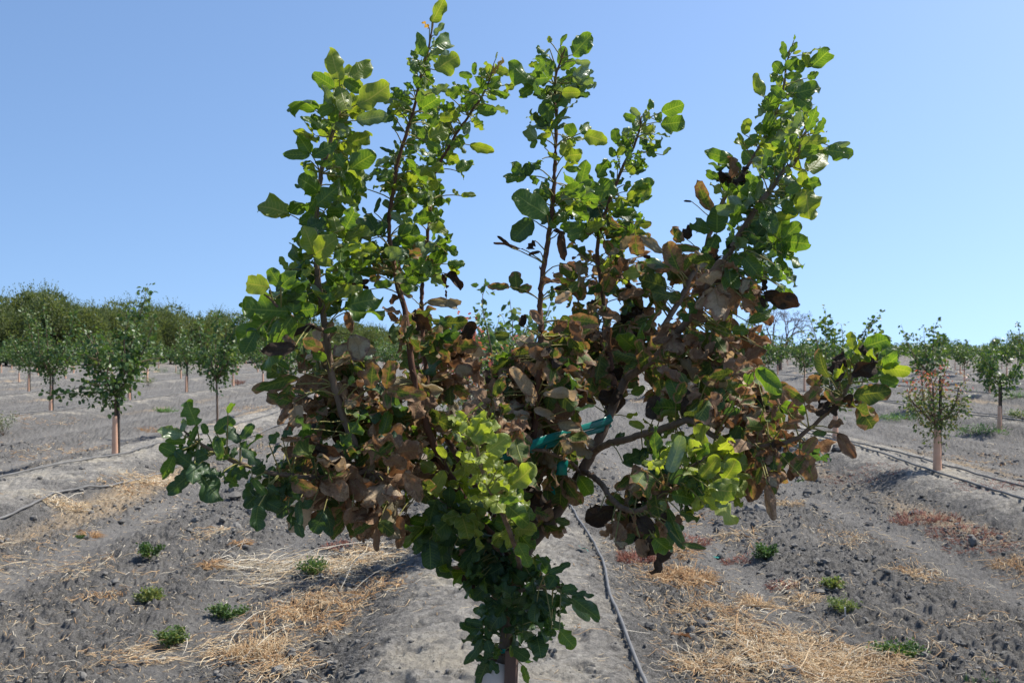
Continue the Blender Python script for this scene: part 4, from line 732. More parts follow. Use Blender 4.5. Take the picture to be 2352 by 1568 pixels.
placed.append(near(1105,8.1,0,seed=24,h=1.8,cr=.55,zb=.6,nlimb=8,nleaf=3200,leafL=.045,guardh=.5,style='red',label='small reddish young tree right behind the front tree in the same row',extra=[[(0,0,.7),(-.1,0,1.3),(-.12,0,1.6),(-.16,0,1.83)]]))
# --- the rest: a few models copied along the rows
MID=[young_tree_meshes(100+i,[2.3,2.1,2.5,1.9,2.2,2.45][i],[.85,.8,.9,.7,.75,.95][i],1.0,6,650,.105,.55,'red' if i==3 else 'green',detail=.9) for i in range(6)]
FARM=[young_tree_meshes(200+i,[2.3,2.0,2.5,2.15][i],.85,.95,5,240,.17,.55,'green',detail=.4) for i in range(4)]
cand=[]
for k in range(-12,13):
    ph=rng.uniform(0,5.6)
    if k==-1: ph=32.3
    elif k==-2: ph=43.
    elif k==-3: ph=32.
    elif k==0: ph=13.8
    elif k==1: ph=24.5
    elif k==2: ph=27.2
    elif k==3: ph=19.
    y=ph if ph>6 else 14+ph
    while y>19+0*k and abs(k)>2: y-=5.62
    while y<128:
        x=rowx(k,y)
        if y>6 and -.56*y-4.5<x<.56*y+4.5 and not(k<0 and x<-.30*min(y,104)-3 and y>92):
            if all((x-a)**2+(y-b)**2>9 for a,b in placed) and y>11: cand.append((y,x,k))
        y+=5.62+rng.normal(0,.12)
cand.sort(); cand=cand[:285]
for i,(y,x,k) in enumerate(cand):
    if rng.random()<.04 and y>30: continue
    md=(MID if y<58 else FARM); w=([.24,.2,.2,.02,.17,.17] if x<0 else [.22,.2,.2,.08,.15,.15]) if y<58 else [.3,.2,.25,.25]
    me=md[rng.choice(len(md),p=w)]
    side='left' if x<-3 else ('right' if x>3 else 'middle')
    if y<32: lab='young tree with pink trunk guard in a middle row, %s of the front tree'%('left' if x<0 else 'right')
    elif y<58: lab='small young tree with thin trunk and pink guard farther down the rows'
    else: lab='tiny distant young tree among many in the far rows'
    plant(me,x+rng.normal(0,.12),y,rng.uniform(0,6.28),rng.uniform(.85,1.12),lab,GY if y<58 else 'distant young trees in the far rows')
YFAR=cand[-1][0]
# beyond the individually planted trees the rows run on as one mass
m=MB(); 
for k in range(-9,38):
    for y in np.arange(YFAR+3,260,5.7):
        x=rowx(k,y)
        if not(-.10*y-2<x<.60*y): continue
        n=34; hh=rng.uniform(1.9,2.7); C=np.stack([x+rng.normal(0,.45,n),y+rng.normal(0,.45,n),-.02+rng.uniform(.8,hh,n)],1)
        small_leaves(m,C,rdir(n),rdir(n),rng.uniform(.3,.5,n),rng.uniform(.2,.34,n),rng.beta(1.6,2.4,n))
        m.tube([(x,y,-.05),(x,y,1.)],[.03,.02],3,1,False)
tag(m.build('far_orchard',[M_ORCH,M_GUARD]),'low green mass of orchard rows running to the horizon',None,None,'stuff')

# ================================================================== mature trees along the left and the horizon
def dense_mesh(seed,h,r_,n):
    r=np.random.default_rng(seed); m=MB(); t=MB()
    t.tube([(0,0,-.2),(.05,0,h*.12),(0,.05,h*.28)],[.16,.13,.11],7,0)
    lob=[]
    for i in range(9):
        a=r.uniform(0,6.28); q=r.uniform(.2,.65)*r_; e=np.array([math.cos(a)*q,math.sin(a)*q,h*r.uniform(.35,.82)])
        t.tube([(0,.05,h*.2),e*.5+np.array([0,0,h*.12]),e],[.08,.05,.02],5,0,False); lob.append((e,r_*r.uniform(.38,.6)))
    lob.append((np.array([0,0,h*.45]),r_*.8))
    C=[];A=[];
    for i in range(n):
        e,q=lob[r.integers(len(lob))]; d=r.normal(0,1,3); d/=np.linalg.norm(d); c=e+d*q*r.uniform(.55,1.02)**.5*np.array([1.1,1.1,1.])
        if c[2]<h*.10 or r.random()<.12: c[2]=h*r.uniform(.06,.35)
        C.append(c); A.append(d+np.array([0,0,.5]))
    # thin upright shoots on top
    for s in range(150):
        e,q=lob[r.integers(len(lob))]; d=np.array([r.normal(0,.45),r.normal(0,.45),1.]); d/=np.linalg.norm(d); b=e+d*q*.85; L=r.uniform(.4,1.3)
        for u in np.linspace(0,1,9): C.append(b+d*L*u+r.normal(0,.03,3)); A.append(d+r.normal(0,.6,3))
    C=np.array(C);A=np.array(A); N=len(C); lump=vnoise(C[:,0]*1.1+50,C[:,2]*1.1+C[:,1]*.7+50,seed)
    rn=np.clip(r.uniform(0,.75,N)+.35*(lump-.5),0,1)
    L=r.uniform(.16,.30,N); L[n:]*=.6
    small_leaves(m,C,A,r.normal(0,1,(N,3))+np.array([0,0,.4]),L,L*.55,rn)
    def me(mb,name,mat):
        o=mb.build(name,[mat]); d=o.data; bpy.data.objects.remove(o); return d
    return dict(trunk=me(t,'trunk',M_DARKBARK),crown=me(m,'crown',M_DENSE))
DN=[dense_mesh(300+i,[6.3,6.1,6.5,6.2][i],[2.4,2.5,2.6,2.5][i],5200) for i in range(4)]
GD='mature orchard trees along the left horizon'
i=0
for row,(off,hs) in enumerate(((0,1.),(5.5,1.06),(11,1.12))):
    X=-64.
    while X<-8:
        f=(X+54)/40.; Y=(101+max(0,f)*58+max(0,X+24)**1.3*1.6) if X>-54 else 101
        Y+=off
        if X/Y>-.56:
            sc=(1.06-.22*min(1,max(0,(X+52)/28)))*hs*rng.uniform(.92,1.07)
            if abs(X/Y+.46)<.03: sc*=1.10
            edge=row==0
            lab='dense olive-green orchard tree in the front line of the left tree block' if edge else 'dense orchard tree behind the front line, only its top showing'
            e=plant(DN[i%4],X+rng.normal(0,.4),Y+rng.normal(0,.5),rng.uniform(0,6.28),sc,lab,GD if edge else 'mature orchard trees behind the front line','orchard_tree',-.2,('trunk','crown')); i+=1
        X+=2.35+max(0,X+24)*.12
# low dark trees far off on the horizon
GH='dark trees on the far horizon'
for (px,d,sc,lab) in ((1150,300,1.25,'dark far tree seen through the gap in the middle of the front tree'),(1205,320,1.3,'second dark far tree just right of the gap in the front tree'),(1110,290,1.1,'low dark far tree at the left side of the middle gap'),(1255,280,1.2,'dark far tree behind the centre shoot of the front tree'),
    (1300,300,1.0,'low far tree behind withered leaves right of centre'),(1690,260,1.0,'low far tree left of the bare brown tree'),(1730,250,1.1,'low far tree just beside the bare brown tree'),(2165,200,.78,'rounded dark tree standing above the right orchard rows'),(2335,330,1.1,'low dark tree at the right edge on the horizon'),(2290,340,.95,'low dark tree second from the right edge on the horizon'),
    (1850,340,.7,'low far tree behind the three-shoot tree'),(1990,350,.7,'low far tree right of the three-shoot tree'),(2080,360,.7,'low far tree between the red-tipped tree and the front tree'),(860,210,.95,'dark far tree in the gap left of the tall inner shoot'),(905,230,1.05,'taller dark far tree in the gap beside the tall inner shoot'),
    (1500,300,.9,'low far tree behind the right half of the front tree'),(1600,290,.8,'low far tree behind the main right limb'),(1420,280,.9,'low far tree behind the stem of the front tree')):
    p=P(px,803,d); plant(DN[i%4],p.x,d,rng.uniform(0,6.28),sc,lab,GH,'far_tree',-.3,('trunk','crown')); i+=1
# the bare brown tree
def bare_tree():
    p=P(1790,803,82.); e=empty('bare_tree',(p.x,82.,-.1),'bare brown leafless tree standing on the right horizon behind the front tree','tree')
    m=MB(); tw=MB(); r=np.random.default_rng(5)
    def grow(a,d,L,rad,lv):
        b=a+d*L; mid=(a+b)/2+r.normal(0,.05*L,3)
        (m if lv<3 else tw).tube([a,mid,b],[rad,rad*.85,rad*.68],6 if lv<2 else 3,0,False)
        if lv>=7: return
        for q in range(2 if lv<2 else r.integers(2,4)):
            dd=d+r.normal(0,.42+.04*lv,3); dd[2]+=.05 if lv<3 else -.10
            dd/=np.linalg.norm(dd); grow(b,dd,L*r.uniform(.60,.82),rad*.66,lv+1)
    m.tube([(0,0,-.3),(0,0,.9)],[.22,.19],8,0,False)
    for q in range(4):
        a=q*1.6+.4; d=np.array([math.cos(a)*.75,math.sin(a)*.75,1.]); d/=np.linalg.norm(d); grow(np.array([0,0,.85]),d,1.25,.10,0)
    m.build('trunk',[M_FARBARK],e); tw.build('crown',[M_FARBARK],e); e.scale=(1.1,1.1,1.22)
bare_tree()

# ================================================================== drip hoses
def hose(k,off,y0,y1,label,seed,r=.0115,lift=.006,wob=.09,keys=None):
    rr=np.random.default_rng(seed); ys=[];y=y0
    while y<y1: ys.append(y); y+=max(.12,.02*y)
    ys=np.array(ys); f=np.interp(ys,[a for a,_ in keys],[b for _,b in keys]) if keys else off
    x=k*ROWS+ys*SKEW+f+wob*(fbm(ys*.45+seed,ys*0+seed,3,seed)-.5)*2
    z=ground(x,ys,False); z=np.maximum(z,ground(x,ys,True))+r*.9+lift+.012*vnoise(ys*1.7,ys*0,seed+3)
    m=MB(); m.tube(np.stack([x,ys,z],1),r,7,0); o=m.build('drip_hose',[M_HOSE]); return tag(o,label,'hose','grey drip hoses along the rows')
hose(0,.72,2.5,120,'grey hose snaking down the right side of the centre mound',1,keys=[(2.5,.62),(4.6,.70),(5.6,.70),(6.8,.72),(8.,.80),(8.8,.80),(9.6,.73),(10.6,.70),(12,.8),(30,.7),(120,.7)],wob=.02,r=.0108)
hose(-1,.8,6,120,'nearer grey hose on the left mound, at its near foot',2,keys=[(6,.6),(10.2,.82),(11.3,.72),(12.6,.95),(14.2,1.05),(18,.9),(30,.75),(120,.7)],wob=.03,r=.014)
hose(-1,-.4,6,120,'grey hose lying past the foot of the nearest left tree',3,keys=[(6,-.5),(12.5,-.40),(14,-.12),(15.2,.12),(17,.1),(22,.2),(27,.15),(120,.1)],wob=.03,r=.014)
hose(1,-.3,6,120,'nearer grey hose on the right mound, left of the red-tipped tree',4,keys=[(6,-.5),(10.4,-.32),(13,-.22),(16.7,-.05),(25,-.2),(120,-.2)],wob=.03,r=.014)
hose(1,.15,6,120,'grey hose passing right of the red-tipped tree',5,keys=[(6,.35),(11.3,.22),(14,.2),(17,.12),(25,.2),(120,.2)],wob=.03,r=.013)
for k in (-4,-3,-2,2,3,4,5):
    for q,off in enumerate((.12,-.25) if abs(k)<4 else (.1,)):
        hose(k,off,12,130,'thin grey hose along %s row, %s the trunks'%({-4:'the fourth left',-3:'the third left',-2:'the second left',2:'the second right',3:'the third right',4:'the fourth right',5:'the fifth right'}[k],'close to' if q==0 else 'on the near side of'),40+k*3+q,wob=.12,r=.015)

# ================================================================== clods, straw and litter
def clods():
    ico=[(0,0,1)]+[(math.cos(a)*.894,math.sin(a)*.894,.447) for a in np.arange(5)*1.2566]+[(math.cos(a)*.894,math.sin(a)*.894,-.447) for a in np.arange(5)*1.2566+.628]+[(0,0,-1)]
    I=np.array(ico); T=[]
    for i in range(5):
        j=(i+1)%5; T+= [[0,1+i,1+j],[1+i,6+i,1+j],[1+j,6+i,6+j],[11,6+j,6+i]]
    T=np.array(T)
    # subdivide once
    V=[tuple(v) for v in I]; cache={}; T2=[]
    def mid(a,b):
        k=(min(a,b),max(a,b))
        if k not in cache:
            v=(np.array(V[a])+np.array(V[b]))/2; V.append(tuple(v/np.linalg.norm(v))); cache[k]=len(V)-1
        return cache[k]
    for a,b,c in T:
        x,y,z=mid(a,b),mid(b,c),mid(c,a); T2+=[[a,x,z],[x,b,y],[z,y,c],[x,y,z]]
    I=np.array(V);T=np.array(T2)
    N=26000
    y=4.2/(1-rng.uniform(0,1,N*2)*.78); x=y*SKEW+rng.uniform(-.58,.58,N*2)*y*1.02
    a,k=rowpos(x,y); a=np.abs(a); patch=fbm(x*.8,y*.6,3,55)
    pr=np.clip((a-.75)*3,0.04,1)*(1-.8*np.exp(-((a-1.95)/.3)**2))*np.clip((patch-.36)*4,.06,1)
    keep=rng.random(N*2)<pr; x=x[keep][:N];y=y[keep][:N];n=len(x)
    s=rng.lognormal(-5.05,.66,n); s=np.clip(s,.003,.055)*np.clip(y/7,.8,2.2)
    z=ground(x,y,True)
    sh=rng.uniform(.6,1.25,(n,1,3)); dis=1+rng.normal(0,.17,(n,len(I),1))
    Vv=I[None]*sh*dis*s[:,None,None]; Vv[...,2]*=.75
    Vv+=np.stack([x,y,z+s*.22],1)[:,None]
    F=(T[None]+np.arange(n)[:,None,None]*len(I)).reshape(-1,3)
    b=NB('clod_soil'); p=b.pos(); n1=b.noise(p,60.,5,.7); r=b.attr('rnd')
    col=b.mix(b.ramp(n1,.3,.7),(.085,.080,.072),(.165,.155,.14)); col=b.mix(b.math('MULTIPLY',r,.6),col,(.25,.235,.21))
    mat=b.done(b.pbr(col,.95,.1,n1,.6,.004))
    me=mesh_np('soil_clods',Vv.reshape(-1,3),[F],[mat],None,None,{'rnd':np.repeat(rng.uniform(0,1,n),len(I))},False)
    tag(obj('soil_clods',me),'loose dark clods scattered over the ploughed soil',None,None,'stuff')
clods()
class Strips:
    def __init__(s): s.V=[];s.R=[]
    def add(s,x,y,L,w,az,rise,curl,rn,z0=.004,arch=.0,ns=5):
        """many straw pieces: 3-sided curved prisms"""
        n=len(x); t=np.linspace(0,1,ns)[None]
        ang=az[:,None]+curl[:,None]*(t-.5)
        dx=np.cos(ang);dy=np.sin(ang)
        X=x[:,None]+np.cumsum(dx,1)*L[:,None]/ns; Y=y[:,None]+np.cumsum(dy,1)*L[:,None]/ns
        g=ground(X,Y,True)
        base=np.maximum(g,g.mean(1)[:,None]-.004)
        Z=base+z0+rise[:,None]*t*L[:,None]+arch*L[:,None]*4*t*(1-t)
        tp=1-.6*np.abs(t*2-1)**3
        nx=-np.sin(ang);ny=np.cos(ang); wv=w[:,None]*tp
        a=np.stack([X+nx*wv,Y+ny*wv,Z],-1);b=np.stack([X-nx*wv,Y-ny*wv,Z],-1);c=np.stack([X,Y,Z+wv*1.1],-1)
        s.V.append(np.stack([a,b,c],2).reshape(n,ns*3,3)); s.R.append(np.repeat(rn,ns*3)); s.ns=ns
    def build(s,name,mat,smooth=True):
        V=np.concatenate(s.V); n=len(V); ns=s.ns
        i=np.arange(ns-1)[:,None]*3+np.arange(3)[None]; j=np.arange(ns-1)[:,None]*3+(np.arange(3)[None]+1)%3
        Q=np.stack([i,j,j+3,i+3],-1).reshape(-1,4); Q=(Q[None]+(np.arange(n)*ns*3)[:,None,None]).reshape(-1,4)
        me=mesh_np(name,V.reshape(-1,3),[Q],[mat],None,None,{'rnd':np.concatenate(s.R)},smooth); return obj(name,me)
def straw():
    S_=Strips()
    # heaps: (px,py, half width m, half depth m, pieces, mean length, colour centre, main heading)
    heaps=[(1800,1530,.8,.48,3200,.13,.55,None),(1740,1460,.6,.5,1800,.12,.5,None),(1650,1420,.35,.4,500,.14,.35,None),(1560,1330,.30,.6,900,.10,.25,None),(1560,1265,.35,.6,450,.10,.2,None),(1950,1550,.5,.4,900,.10,.65,None),(1800,1370,.5,.8,500,.08,.7,None),
      (1690,1240,.4,.8,260,.10,.5,None),(1930,1240,.45,.7,160,.08,.5,None),(2060,1310,.25,.4,120,.08,.5,None),(2110,1330,.5,.35,260,.10,.45,2.5),(1810,1163,.25,.5,140,.10,.4,None),(2340,1310,.3,.5,200,.08,.3,None),(1640,1560,.3,.3,160,.09,.4,None),
      (800,1290,.5,.9,1000,.15,.55,None),(840,1360,.36,.6,650,.09,.3,None),(700,1410,.40,.5,700,.11,.35,None),(690,1320,.7,.6,500,.22,.8,.15),(560,1305,.5,.35,200,.30,.85,.1),(590,1490,.33,.35,650,.13,.4,None),(620,1540,.3,.25,350,.15,.5,None),
      (770,1440,.35,.35,450,.09,.2,None),(400,1510,.45,.35,300,.12,.65,.6),(280,1520,.4,.3,200,.11,.5,.4),(460,1230,.5,.5,160,.12,.5,.5),(300,1120,.6,.9,350,.12,.45,None),(350,1105,.5,.6,300,.12,.6,.4),(170,1165,.3,.3,150,.14,.6,None),(100,1320,.8,.8,160,.12,.6,.3),(200,1330,.5,.4,100,.16,.6,.3),
      (130,1040,.9,1.6,300,.12,.4,None),(60,960,1.2,2.,240,.14,.2,None),(560,940,.8,2.2,300,.13,.3,None),(620,985,.8,1.5,260,.12,.45,None),(620,1040,.6,1.2,260,.11,.5,None),(200,1231,.14,.18,160,.06,.15,None),(240,1375,.25,.2,110,.08,.3,None),(553,1253,.10,.12,120,.05,.12,None),(487,1306,.13,.12,120,.05,.15,None),
      (860,1210,.3,.5,150,.1,.15,None),(1330,1440,.04,.04,20,.02,.1,None),(1470,920,.8,2.,240,.12,.4,None),(1600,1200,.35,.7,240,.09,.25,None),(2270,1060,.7,1.2,150,.1,.35,None),(2140,1520,.4,.3,120,.09,.5,None),(2250,1440,.6,.5,150,.09,.5,None)]
    for (px,py,rx,ry,n,L,cc,hd) in heaps:
        X,Y,_=ghit(px,py); n=int(n*1.05)
        r=np.sqrt(rng.uniform(0,1,n))*rng.uniform(.6,1.15,n); a=rng.uniform(0,6.283,n)
        x=X+rx*r*np.cos(a);y=Y+ry*r*np.sin(a)
        kp=(fbm(x*3.3,y*3.3,3,91)*.55+fbm(x*9,y*9,2,92)*.45)>.435+.19*r; x,y,r=x[kp],y[kp],r[kp]; n=len(x)
        if n==0: continue
        az=rng.uniform(0,6.283,n) if hd is None else hd+rng.normal(0,.35,n)
        pile=np.clip(1-r,0,1)
        S_.add(x,y,L*rng.lognormal(-.1,.5,n),rng.uniform(.0012,.0032,n)*np.clip(Y/6,.9,2),az,rng.normal(0,.10,n)+.06*(rng.random(n)<.2),rng.normal(0,.7,n),np.clip(rng.normal(cc,.27,n),0,1),z0=.004+pile*.035*rng.random(n)[:,] if False else .006,arch=.06)
        # a second, raised layer in the heap's middle
        q=rng.random(n)<.45
        if q.sum(): S_.add(x[q],y[q],L*.8*rng.lognormal(-.1,.4,q.sum()),rng.uniform(.0012,.0028,q.sum())*np.clip(Y/6,.9,2),az[q]+rng.normal(0,.8,q.sum()),rng.normal(.1,.28,q.sum()),rng.normal(0,1.1,q.sum()),np.clip(rng.normal(cc,.22,q.sum()),0,1),z0=.022,arch=.10)
    # thin general scatter of chips and stems
    N=30000
    y=4.3/(1-rng.uniform(0,1,N)*.80); x=y*SKEW+rng.uniform(-.56,.56,N)*y*1.02; a,k=rowpos(x,y); a=np.abs(a)
    pr=(np.exp(-((a-1.3)/.5)**2)*.9+.30*(a>.9)+.03)*np.clip((fbm(x*.7,y*.7,3,33)-.3)*4,.12,1)
    q=rng.random(N)<pr; x,y=x[q],y[q]; n=len(x)
    S_.add(x,y,.055*rng.lognormal(0,.65,n),rng.uniform(.001,.0026,n)*np.clip(y/6,.9,2.4),rng.uniform(0,6.28,n),rng.normal(.0,.06,n),rng.normal(0,.5,n),np.clip(rng.normal(.62,.22,n),0,1),arch=.03)
    tag(S_.build('dry_straw',M_STRAW),'golden dry straw and broken stems littering the soil beside the mounds',None,None,'stuff')
straw()
# long pale stems that can be told apart
def stem(px,py,az,L,rise,label,seed,rn=.9,w=.0035,curl=.4):
    X,Y,_=ghit(px,py); rr=np.random.default_rng(seed); m=MB(); pts=[]; a=az; p=np.array([X,Y,gz(X,Y)+.01])
    for i in range(9):
        pts.append(p.copy()); p=p+np.array([math.cos(a),math.sin(a),rise*(1-i/9.*1.2)])*L/8; a+=rr.normal(0,curl*.3); p[2]=max(p[2],gz(p[0],p[1])+.006)
    m.tube(pts,np.linspace(w,w*.45,9),5,0,True,rn)
    for q in range(3):
        j=rr.integers(3,8); d=np.array([rr.normal(0,1),rr.normal(0,1),abs(rr.normal(0,.5))]); d/=np.linalg.norm(d); m.tube([pts[j],pts[j]+d*L*.12,pts[j]+d*L*.2+np.array([0,0,-.01])],[w*.5,w*.4,w*.2],4,0,True,rn-.1)
    tag(m.build('fallen_twig',[M_STRAW]),label,'stem','long dry stems lying in the straw')
stem(777,1361,1.2,.46,.9,'long pale bare stem rising from the straw left of the centre mound',1)
stem(802,1363,.75,.46,.75,'pale forked stem leaning right out of the straw left of the mound',2)
stem(514,1507,1.2,.38,.9,'pale curved stem sticking up in the bottom left straw heap',3)
stem(541,1530,.9,.42,.7,'longer pale stem beside the curved one in the bottom left heap',4)
stem(862,1378,.75,.42,.12,'pale thin stem lying at the left edge of the centre mound',5)
stem(480,1320,.05,.95,.03,'long pale stem lying flat left of the straw heap',6,.85)
stem(500,1335,.0,1.0,.02,'second long flat stem below the first, left of the straw heap',7,.8)
stem(520,1300,.12,.9,.03,'topmost of the long flat stems left of the straw heap',8,.9)
stem(1700,1400,-.9,.55,.25,'thick brown dry stalk across the right straw heap',9,.45,.006,.2)
stem(1690,1470,1.35,.16,1.2,'short brown stalk standing upright in the right straw heap',10,.3,.006,.2)
stem(1830,1560,.9,.4,.35,'pale stalk slanting up in the bottom of the right straw heap',11,.6,.004,.3)
stem(740,1420,-.1,.22,.05,'dark twig lying in the orange straw left of the mound',12,.0,.006,.2)

# ================================================================== weeds
def bushy(px,py,rad,h,label,pal=(0.,.7),seed=0,n=950,mat=None,name='weed_plant',cat='weed',leaf=.019,narrow=.7,group='low green weeds on the soil',flat=1.,style=0):
    rad*=1.15; h*=1.15
    X,Y,_=ghit(px,py); z=gz(X,Y); r=np.random.default_rng(900+seed); e=empty(name,(X,Y,z),label,cat,group)
    m=MB(); s=MB(); C=[];A=[]
    ns=16
    for i in range(ns):
        a=r.uniform(0,6.28); q=rad*r.uniform(.35,1.); zz=h*r.uniform(.35,1.)*(1-.4*(q/rad)**2); e2=np.array([math.cos(a)*q,math.sin(a)*q,zz])
        s.tube([(0,0,-.01),e2*.5+np.array([0,0,h*.15]),e2],[.003,.0022,.001],4,0,False,.3)
        for k in range(n//ns):
            t=r.uniform(.3,1.05); c=e2*t**.7+r.normal(0,rad*.13,3)*np.array([1,1,.6])+np.array([0,0,h*.25*t]); c[2]=max(c[2],.006+.02*r.random()); C.append(c); A.append(np.array([c[0],c[1],abs(c[2])*.6+.02])/rad+r.normal(0,.6,3))
    C=np.array(C);A=np.array(A);N=len(C); L=leaf*r.uniform(.6,1.3,N)
    small_leaves(m,C,A,r.normal(0,.6,(N,3))+np.array([0,0,1.]),L,L*narrow,np.clip(r.uniform(pal[0],pal[1],N),0,1))
    s.build('stems',[M_BARK],e); m.build('leaves',[mat or M_WEED],e); return e
bushy(343,1288,.105,.10,'fine-leaved dark green weed upper left of the others on bare soil',(0.,.6),1)
bushy(722,1322,.11,.12,'leggy green weed growing in the straw left of the centre mound',(0.1,.8),2)
bushy(340,1384,.085,.085,'olive brown wilting weed beside an orange tuft on the left',(.55,1.),3)
bushy(520,1420,.11,.075,'wide two-lobed green weed on the left between straw stems',(.1,.7),4)
bushy(397,1482,.095,.09,'round yellow-green weed nearest the bottom left',(.15,.95),5)
bushy(1757,1288,.125,.10,'round dark green weed on the right just above the straw heap',(.0,.45),6,n=1200)
bushy(1912,1356,.085,.05,'small olive weed above the flat pale green one on the right',(.5,.9),7)
bushy(1940,1404,.115,.07,'flat pale green weed with white stick below it on the right',(.45,.9),8,n=1200,leaf=.013)
bushy(2063,1502,.13,.075,'spreading green weed at the lower right of the straw heap',(.05,.6),9)
bushy(183,1238,.04,.04,'tiny green weed touching an orange dry tuft on the far left',(.0,.4),10,n=90)
bushy(475,1143,.05,.05,'tiny green weed under the tip of the low left branch',(.0,.4),11,n=90)
bushy(655,1170,.22,.02,'flat pale green ground mat left of the centre mound',(.4,.9),12,n=1100,leaf=.012)
G2='grassy weeds farther off'
for i,(px,py,r_,h,l,mt) in enumerate(((103,857,.9,.38,'bright green grass clump beside the second left trunk',M_GRASS),(405,858,1.0,.42,'bright green grass clump in the left field between guards',M_GRASS),(430,862,.9,.35,'second bright green grass clump right of the first in the left field',M_GRASS),(2065,966,.7,.10,'low green grass patch left of the red-tipped tree',M_GRASS),(2245,996,.75,.11,'low green grass patch right of the red-tipped tree',M_GRASS),(2335,916,.9,.16,'green grass patch at the right edge',M_GRASS),(378,945,.45,.05,'flat green grass streak between the two left mounds',M_GRASS),(1830,880,.8,.2,'green weed patch in front of the far right rows',M_GRASS),
   (22,892,.6,.30,'grey-green shrubby weed at the left edge in the third row',M_GREYWEED),(405,885,.45,.35,'grey-green shrubby weed left of the stake in the second row',M_GREYWEED),(8,1000,.42,.40,'pale grey dry bush cut by the left edge',M_GREYWEED),(545,885,.4,.2,'brownish low weed beside the slim bare-trunk tree',M_REDWEED),(480,860,.4,.4,'thin leaning weed stems between left trunks',M_WEED),(2225,965,.4,.2,'olive weed left of the right-edge tree',M_WEED))):
    X,Y,_=ghit(px,py); bushy(px,py,r_*.75,h,l,(.0,1.),30+i,n=560,mat=mt,name='grass_clump' if mt is M_GRASS else 'weed_plant',cat='grass' if mt is M_GRASS else 'weed',leaf=.07 if mt is M_GRASS else .045,narrow=.22 if mt is M_GRASS else .45,group=G2)
# withered tufts
def tuft(px,py,rad,h,n,label,seed,mat,c0,c1,group,name='dry_tuft',L=.09,w=.0022):
    X,Y,_=ghit(px,py); z=gz(X,Y); r=np.random.default_rng(1200+seed); m=MB()
    for i in range(n):
        a=r.uniform(0,6.28); q=rad*math.sqrt(r.random()); b=np.array([math.cos(a)*q,math.sin(a)*q*1.0,0]); gx=gz(X+b[0],Y+b[1])-z; b[2]=gx
        a2=a+r.normal(0,.8); l=L*r.uniform(.4,1.2); d=np.array([math.cos(a2),math.sin(a2),0])*l*r.uniform(.6,1.2); up=h*r.uniform(.1,1.)**2*(.6 if name=='dry_tuft' else .8)
        m.tube([b,b+d*.5+np.array([0,0,up]),b+d+np.array([0,0,up*.5+.004])],[w,w*.9,w*.3],3,0,False,r.uniform(c0,c1))
    o=m.build(name,[mat]); o.location=(X,Y,z); return tag(o,label,'dry weed',group)
GR='dark red dry weeds'; GT='dry golden tufts'
for i,(px,py,r_,h,n,l) in enumerate(((2125,1196,.34,.09,520,'reddest dry weed clump on the right slope below the hose'),(2215,1228,.34,.07,380,'red-brown weed clump right of the reddest one'),(2250,1258,.3,.04,260,'low red weed streak below the red-brown clumps on the right'),(1465,1290,.17,.10,420,'dark red weed tuft at the right foot of the centre mound'),(1500,1235,.2,.03,120,'red weed streak right of the hose'),(775,1258,.15,.05,200,'red dry weed above the straw left of the mound'),(1590,1245,.16,.06,220,'small red weed under the lower right leaves'),(1795,1350,.1,.05,90,'tiny red weed inside the right straw'),(1010,1225,.2,.03,90,'red weed streak at the left foot of the centre mound behind the tree'),(1960,1095,.6,.05,320,'long red weed streak left of the red-tipped tree mound'),(2290,1115,.5,.05,240,'red weed streak right of the red-tipped tree'),(375,985,.5,.03,120,'faint red weed patch between left mounds'),(1700,1290,.15,.05,120,'red weed beside the teal scrap on the right'),(2200,930,.5,.06,150,'red weeds behind the red-tipped tree'))):
    tuft(px,py,r_,h,n,l,i,M_REDWEED,0,.8,GR,'red_weed',.07,.0024)
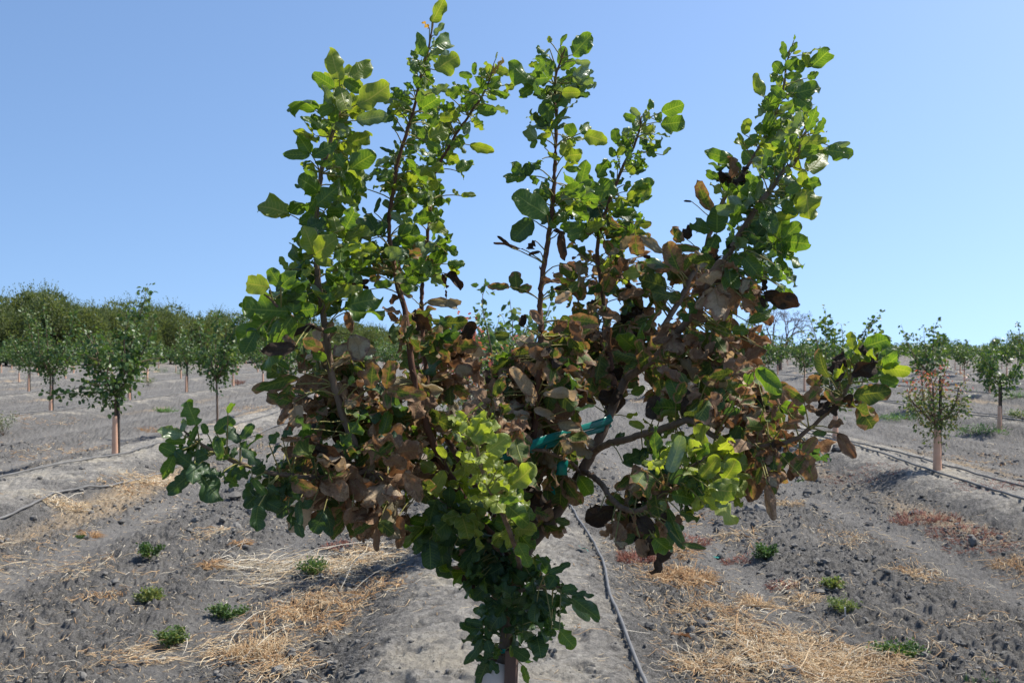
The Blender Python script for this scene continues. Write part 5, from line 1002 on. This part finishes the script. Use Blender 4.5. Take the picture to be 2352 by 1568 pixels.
for i,(px,py,r_,h,n,l,c) in enumerate(((208,1232,.07,.07,180,'orange dry tuft beside a tiny green weed on the far left',(.05,.4)),(556,1252,.05,.05,120,'small orange tuft left of the long flat stems',(.0,.3)),(487,1305,.09,.05,180,'orange tuft at the left end of the long flat stems',(.1,.5)),(178,1170,.16,.10,200,'golden spiky tuft below the left hose',(.4,.9)),(1812,1163,.15,.09,200,'golden dry tuft alone on the right soil',(.3,.7)),(342,990,.3,.14,220,'dark dry tuft with upright twigs between the left mounds',(.0,.3)),(590,1500,.14,.16,260,'spiky golden tuft in the bottom left straw',(.3,.8)),(1600,1330,.15,.12,260,'matted orange tuft beside the red weed right of the hose',(.05,.5)),(1740,1390,.1,.11,160,'upright golden tuft in the right straw heap',(.2,.6)),(1850,1380,.1,.08,140,'small curled golden tuft right of the upright one',(.3,.7)),(860,1360,.2,.05,200,'matted orange tuft left of the mound edge',(.05,.45)),(1340,1495,.0,.0,0,'',(0,1)),(30,1040,.0,.0,0,'',(0,1)),(2340,1300,.2,.08,200,'orange tuft at the right edge',(.1,.5)))):
    if n: tuft(px,py,r_,h,n,l,60+i,M_STRAW,c[0],c[1],GT,'dry_tuft',.11,.0022)
# green seedlings at the bottom edge
for i,(px,l) in enumerate(((2222,'thin green shoot at the bottom right edge, leftmost of a group'),(2240,'tallest thin green shoot at the bottom right edge'),(2262,'short thin green shoot at the bottom right edge'),(2288,'rightmost thin green shoot at the bottom right edge'))):
    tuft(px,1572,.015,.07,14,l,90+i,M_GRASS,0,1,'thin green shoots at the bottom edge','seedling',.02,.0014)
# teal scraps, white stick, fallen leaf
def scrap(px,py,az,L,label,seed):
    X,Y,_=ghit(px,py); d=np.array([math.cos(az),math.sin(az),0])*L/2; c=np.array([X,Y,0]); r=np.random.default_rng(seed)
    pts=[c-d,c-d*.3+np.array([.01,.01,0]),c+d*.4,c+d]; pts=[np.array([p[0],p[1],gz(p[0],p[1])+.015+.012*r.random()]) for p in pts]
    ribbon('tape_scrap',pts,.022,label,'teal scraps on the ground',updir=(-math.sin(az),math.cos(az),.5),seed=seed)
scrap(1340,1266,2.6,.09,'teal tape scrap on the soil left of the centre hose',1); scrap(1650,1284,.6,.12,'teal tape scrap lying in the straw under the right leaves',2)
X,Y,z=ghit(1942,1428); m=MB(); box_tube(m,(0,0,0),(-.01,-.02,.075),.009,.005); o=m.build('white_stick',[plain('white_wood',(.55,.53,.48),(.72,.70,.66))],None,False); o.location=(X,Y,gz(X,Y)-.02); tag(o,'small white stick standing under the flat pale green weed on the right','stick')
X,Y,z=ghit(1558,1472); mb=MB(); leaf_batch(mb,np.array([[0,0,0],[.01,.02,.0]]),np.array([[1,.2,.1],[-.6,.8,.15]]),np.array([[0,0,1.],[0,.2,1.]]),np.array([.09,.07]),np.array([.06,.05]),np.array([KINDS.index('r')]*2),np.array([.3,.7]),np.array([.8,.5]),np.array([1.2,-1.]),np.array([.1,.1]),np.array([.1,.1]))
o=mb.build('fallen_leaf',LM); o.location=(X,Y,gz(X,Y)+.02); tag(o,'curled brown fallen leaf on the soil right of the centre hose','leaf')
print('objects',len(bpy.data.objects),'young',len(cand))
